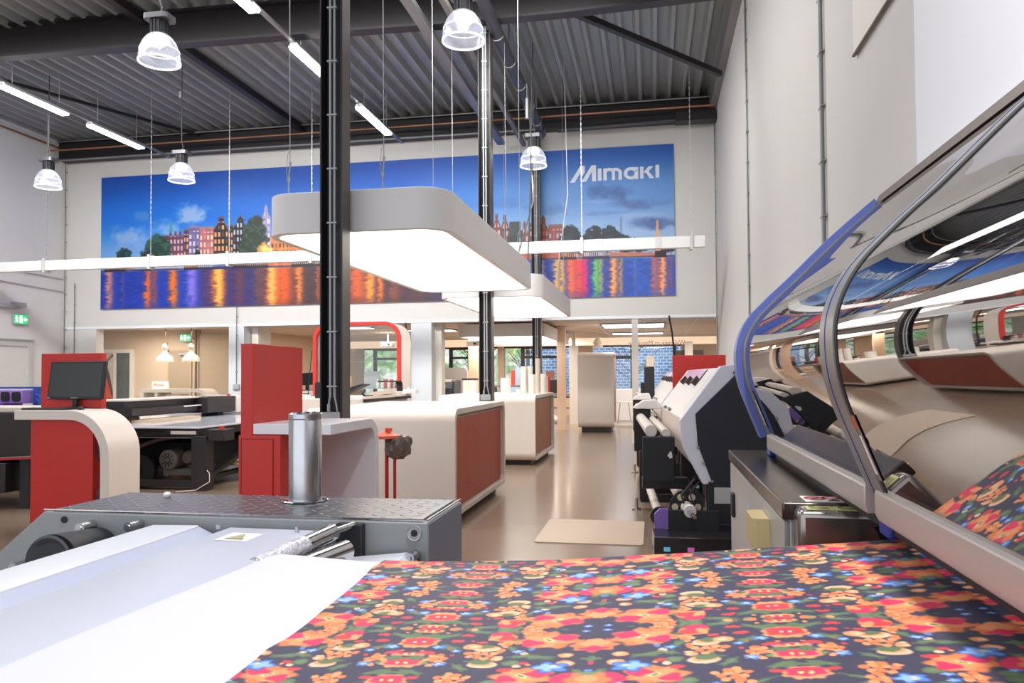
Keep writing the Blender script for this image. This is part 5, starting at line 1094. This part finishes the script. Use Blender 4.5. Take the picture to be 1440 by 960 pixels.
text_mb('Mimaki', .105, lambda x, y: (-12.86+x, 18.095, 1.215+y), rc, 'lettering', mat('logo_red', rgb(222,70,40), .5))
MB().prism(rrect(-12.35,-11.75,17.7,18.1,.18), 'z', .98, 1.0).build('stool_top', WHITEC, rc)
# print counter and desktop printers in the room beyond
pc = thing('printer_bench', 'white rounded bench back with two dark inkjet printers in the room beyond the pillar', 'bench', (-5.4, 18.5, 0))
MB().prism(rrect(-6.4,-4.62,.0,1.64,.12,8,(0,0,1,1)), 'y', 18.9, 19.0).build('back_panel', WHITEC, pc, bevel=.004); MB().box(-6.4,-4.64,18.1,18.9,.0,.88).build('bench', WHITEC, pc, bevel=.006)
DG = mat('inkjet_dark', rgb(74,74,80), .35); LG2 = mat('inkjet_beige', rgb(206,192,176), .35)
for x0, z0, w, lab in ((-5.65,.90,.88,'dark inkjet printer with beige lid on the bench, right one'), (-6.3,.90,.6,'dark inkjet printer partly behind the pale pillar')):
    ip = thing('inkjet_printer', lab, 'printer', (x0+w/2, 18.45, .88))
    MB().prism([(18.2,.93),(18.15,1.08),(18.25,1.28),(18.35,1.33),(18.8,1.33),(18.8,.93)], 'x', x0, x0+w).build('body', DG, ip, bevel=.012); MB().prism([(18.24,1.285),(18.35,1.345),(18.7,1.345),(18.7,1.33),(18.35,1.33)], 'x', x0+.2, x0+w-.1).build('lid', LG2, ip); MB().box(x0+.25,x0+w-.15,18.12,18.2,1.14,1.22).build('front_slot', LG2, ip); MB().box(x0+w-.2,x0+w-.05,18.1,18.16,1.12,1.28).build('control_panel', mat('panel_silver', rgb(130,132,140), .3), ip, bevel=.006)
    MB().bar((x0+.1,18.1,1.0),(x0+.55,18.0,.94),.05,.14).box(x0+.02,x0+w-.02,18.3,18.75,.88,.935).build('output_tray', DG, ip)
mc = thing('white_counter', 'small white arched counter with red inside beyond the opening left of the showcase', 'counter', (-8.5, 17.6, 0))
o, i_ = archpts(-9.2, -7.95, 0, 1.10, .22, .07); MB().band(o, i_, 'y', 17.35, 18.0, closed=False).build('arched_top', WHITEC, mc); MB().box(-9.1,-8.1,17.5,17.95,0,1.02).build('pedestal', RED, mc)
mn = thing('monitor', 'small dark monitor seen from the side on the white counter near the showcase', 'monitor', (-8.4, 17.6, 1.10)); MB().prism([(-8.62,1.22),(-8.50,1.52),(-8.1,1.54),(-8.1,1.24)], 'y', 17.55, 17.60).build('frame', BZ, mn); MB().box(-8.38,-8.30,17.6,17.66,1.11,1.3).box(-8.5,-8.2,17.5,17.75,1.10,1.115).build('stand', BZ, mn); MB().box(-8.75,-8.3,17.38,17.48,1.10,1.115).build('keyboard', BZ, mn)
# things under the far windows
wt = thing('work_table', 'grey worktable with shelves of samples under the far windows', 'table', (-3, 24, 0)); MB().box(-4.2,-2.3,23.6,24.4,.82,.86).box(-4.1,-4.04,23.7,24.3,0,.82).box(-2.46,-2.4,23.7,24.3,0,.82).box(-4.1,-2.4,23.7,24.3,.4,.43).build('frame', mat('table_grey', rgb(120,118,122), .4), wt)
for x, z, w, h, c, lab, nm in ((-3.1,.88,.30,.42,(40,34,36),'dark poster board with a pink shape on the far worktable','poster_board'), (-4.6,1.12,.12,.5,(214,70,46),'red binder standing at the far window','binder'), (-3.7,.88,.4,.2,(60,54,54),'dark box on the far worktable','box'), (-3.35,1.32,.28,.26,(170,110,90),'brown framed picture at the far window','picture_frame')):
    tag(MB().box(x-w/2,x+w/2,23.9 if z < 1 else 25.2,24.0 if z < 1 else 25.3,z,z+h).build(nm, mat('far_%d_%d' % (c[0], c[1]), rgb(*c), .5)), lab, nm.replace('_', ' '))
tag(MB().box(-5.4, -3.3, 25.1, 25.6, 1.06, 1.12).box(-5.3,-5.2,25.2,25.5,0,1.06).box(-3.5,-3.4,25.2,25.5,0,1.06).build('side_table', mat('table_grey', (0,0,0))), 'long narrow table in front of the far windows', 'table')
tag(MB().lathe([(0,0),(.18,.02),(.22,.1),(.15,.2),(0,.24)], (-3.0,23.2,.0), 16).build('white_sack', PAPER), 'white and orange bag on the floor under the far worktable', 'bag')
ch = thing('bar_chair', 'white wire chair on a pale rug behind the display tower', 'chair', (-.85, 23, 0)); MB().prism(rrect(-1.08,-.62,22.8,23.2,.1), 'z', .62, .65).build('seat', PW, ch)
b = MB()
for dx, dy in ((-.2,-.18),(.2,-.18),(-.2,.18),(.2,.18)): b.tube([(-.85+dx*.6,23+dy*.6,.62), (-.85+dx,23+dy,0)], .012)
b.parts('leg', GREYP, ch)
tb = thing('white_table', 'large white tablecloth covered table seen through the glass wall', 'table', (-.6, 24.6, 0)); MB().box(-1.2,.6,24.2,25.2,0,1.0).build('table_body', mat('sheer_white', rgb(232,234,238), .5), tb, bevel=.02)
tag(MB().lathe([(.0,0),(.55,0),(.5,.06),(0,.07)], (-.6,21.6,0), 24).build('pebble_pouf', mat('speckled_grey', rgb(150,146,138), .8, noise=.5, nscale=30)), 'speckled round rug behind the glass wall', 'rug')
tag(MB().box(.75, 1.75, 27.8, 27.9, 1.5, 2.3).build('wall_screen', mat('screen_dark_olive', rgb(84,80,72), .3)), 'dark wall screen in the far room beside the hall corner', 'screen')
tag(MB().lathe([(.0,0),(.14,.0),(.16,.05),(.08,.09),(.14,.13),(.1,.2),(.02,.3),(.008,.4),(.008,.5),(0,.5)], (-1.55,22.0,2.22), 20).build('glass_lamp', PWH), 'small white pendant above the display tower', 'pendant lamp')
for x, y, lab in ((-7.65,21.5,'white projector hanging from the far ceiling, seen through the showcase'), (-5.15,21.8,'white projector under the far ceiling left of the middle column')):
    p = thing('projector', lab, 'projector', (x, y, 2.3)); MB().box(x-.17,x+.17,y-.15,y+.15,2.30,2.44).build('case', PW, p, bevel=.02); MB().cyl((x,y,2.44),(x,y,2.72),.02,8).build('mount', GREYP, p); MB().cyl((x+.08,y-.18,2.37),(x+.08,y-.15,2.37),.035,12).build('lens', BLACKM, p)
# ================================================================== OUTSIDE THE WINDOWS
def leaf_mat():
    m = mat('shrub_green', rgb(96,120,70), .8, noise=.6, nscale=2.5, bump=1., bscale=3); return m
gx, gy = np.meshgrid(np.linspace(-34, -6.5, 200), np.linspace(31, 46, 90))
hz = np.clip((gy-32)/12, 0, 1)**.9*4.2+fbm(gx*1.6, gy*1.6, 4, 40)*1.1+fbm(gx*6, gy*6, 2, 44)*.3-.6
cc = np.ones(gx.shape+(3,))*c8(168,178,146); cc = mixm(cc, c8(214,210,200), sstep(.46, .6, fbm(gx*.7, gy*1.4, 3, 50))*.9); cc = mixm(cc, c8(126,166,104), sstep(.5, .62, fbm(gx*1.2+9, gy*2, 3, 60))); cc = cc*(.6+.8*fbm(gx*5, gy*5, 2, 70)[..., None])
o = grid_obj('planted_bank', np.stack([gx, gy, hz], 2), tolin(np.clip(cc, 0, 1)), painted('bank_paint', .9, .7)); tag(o, 'rough green planted bank outside the far windows', 'bank'); o['kind'] = 'stuff'  # bank emits its own colour, daylight put into the material
for k, (x, y) in enumerate(((-13.5,33), (-10.6,34), (-7.7,33.5), (-5.6,34), (-1.0,35))):
    rs = random.Random(k); t = thing('bare_tree', ('bare tree outside beyond the opening left of the large column', 'bare tree outside seen through the red framed showcase', 'bare tree outside left of the middle black column', 'bare tree outside right of the middle black column', 'bare tree outside behind the display tower')[k], 'tree', (x, y, 0), 'bare trees outside the far windows')
    MB().tube([(x,y,-.5), (x+.1,y,1.5), (x+.05,y,3.4)], .09).build('trunk', mat('bark', rgb(120,108,96), .8), t); b = MB()
    for i in range(26):
        a = rs.random()*6.3; z = 1.0+rs.random()*2.2; l = .6+rs.random()*1.0; p = (x+.08, y, z); q_ = (x+math.cos(a)*l, y+math.sin(a)*.5, z+l*.8); b.tube([p, ((p[0]+q_[0])/2, (p[1]+q_[1])/2, (p[2]+q_[2])/2-.05), q_], .018, 5)
    b.build('branches', mat('bark', (0,0,0)), t)
def facade_mat():
    m = mat('blue_facade', rgb(120,150,196), .4); nt = m.node_tree; N = nt.nodes; L = nt.links; b = N['Principled BSDF']; tc = N.new('ShaderNodeTexCoord'); sx = N.new('ShaderNodeSeparateXYZ'); cx = N.new('ShaderNodeCombineXYZ'); L.new(tc.outputs['Object'], sx.inputs[0]); L.new(sx.outputs['X'], cx.inputs[0]); L.new(sx.outputs['Z'], cx.inputs[1])
    bt = N.new('ShaderNodeTexBrick'); bt.inputs['Scale'].default_value = 1.6; bt.inputs['Color1'].default_value = (*rgb(96,132,188), 1); bt.inputs['Color2'].default_value = (*rgb(140,170,214), 1); bt.inputs['Mortar'].default_value = (*rgb(206,218,232), 1); bt.inputs['Mortar Size'].default_value = .035; L.new(cx.outputs[0], bt.inputs['Vector']); L.new(bt.outputs['Color'], b.inputs['Base Color'])
    L.new(bt.outputs['Color'], b.inputs['Emission Color']); b.inputs['Emission Strength'].default_value = .45  # facade colour also glows, added to stand for daylight on it
    return m
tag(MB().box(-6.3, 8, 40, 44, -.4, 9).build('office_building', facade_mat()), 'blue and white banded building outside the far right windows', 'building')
struct(MB().box(-60, 30, 28.2, 90, -1.0, -.4).build('ground_outside', mat('ground_green', rgb(110,124,92), .9)))

# ================================================================== LIGHT
W = bpy.context.scene.world or bpy.data.worlds.new('sky'); bpy.context.scene.world = W; W.use_nodes = True
bg = W.node_tree.nodes['Background']; bg.inputs[0].default_value = (.78,.87,1,1); bg.inputs[1].default_value = .9
def area(x, y, z, sx, sy, power, col=(1,1,1), rot=(0,0,0), spread=180):
    l = bpy.data.lights.new('area_light', 'AREA'); l.shape = 'RECTANGLE'; l.size = sx; l.size_y = sy; l.energy = power; l.color = col; l.spread = R(spread)
    o = bpy.data.objects.new('area_light', l); COL.objects.link(o); o.location = (x, y, z); o.rotation_euler = [R(a) for a in rot]; return o
area(-8, 2.5, 6.5, 6, 5, 125, (1,.985,.97)); area(-8, 7.0, 6.4, 8, 2.5, 250, (1,.985,.97))  # added fill lamps under the roof, out of view
area(-1.6, 7.2, 6.3, 2, 3, 110, (1,.98,.96)); area(.12, 1.6, 5.2, .2, .6, 66, (1,.97,.99), (0,0,0), 110)  # added fill over the aisle, then the small overhead lamp above the fabric
area(-5.5, -2.6, 3.0, 12, 5, 105, (1,.985,.97), (82,0,-5))              # added fill lamp behind the camera
area(-6.5, 9.2, 6.3, 12, .8, 400, (1,.99,.98), (52,0,0), 120)           # added lamp to brighten the mural wall
area(-1.2, 11.0, 5.9, .5, 6, 25, (1,.98,.95), (0,-60,0))
for x, y, z in ((-5.45,7.73,4.9), (-1.95,7.87,4.9), (-10.96,12.33,4.88), (-8.3,12.42,4.88), (-1.95,12.75,4.88)):
    l = bpy.data.lights.new('dome_glow', 'SPOT'); l.energy = 120; l.spot_size = R(130); l.spot_blend = .8; l.shadow_soft_size = .08; l.color = (.97,.97,1); o = bpy.data.objects.new('dome_glow', l); COL.objects.link(o); o.location = (x, y, z)
for x, y, p in ((-8,21,110), (-5.4,24.5,110), (.4,22.0,95), (2.4,24,60), (-3.2,26,60)): area(x, y, 2.66, 1.2, 1.2, p, (1,.86,.72))  # added warm fill lamps just below the far room ceiling
area(-12.8, 17.5, 2.6, 1.5, .8, 45, (1,.88,.74)); area(-11.3, 17.4, 2.6, 1.0, .6, 16, (1,.88,.74))  # added fill lamps to brighten the beige room

# ================================================================== CAMERA
cam = bpy.data.cameras.new('camera'); co = bpy.data.objects.new('camera', cam); COL.objects.link(co)
cam.sensor_width = 36; cam.lens = 27.0; cam.shift_y = (499.5-480)/1440; cam.clip_start = .02; cam.clip_end = 300
co.matrix_world = Matrix.Translation((0,0,1.4)) @ Matrix.Rotation(R(10.4), 4, 'Z') @ Matrix.Rotation(R(91.6), 4, 'X') @ Matrix.Rotation(R(-.37), 4, 'Z')
sc = bpy.context.scene; sc.camera = co
sc.view_settings.view_transform = 'Standard'; sc.view_settings.look = 'None'; sc.view_settings.exposure = .2
sc.cycles.max_bounces = 8; sc.cycles.transparent_max_bounces = 12; sc.cycles.caustics_reflective = False; sc.cycles.caustics_refractive = False; sc.cycles.sample_clamp_indirect = 6
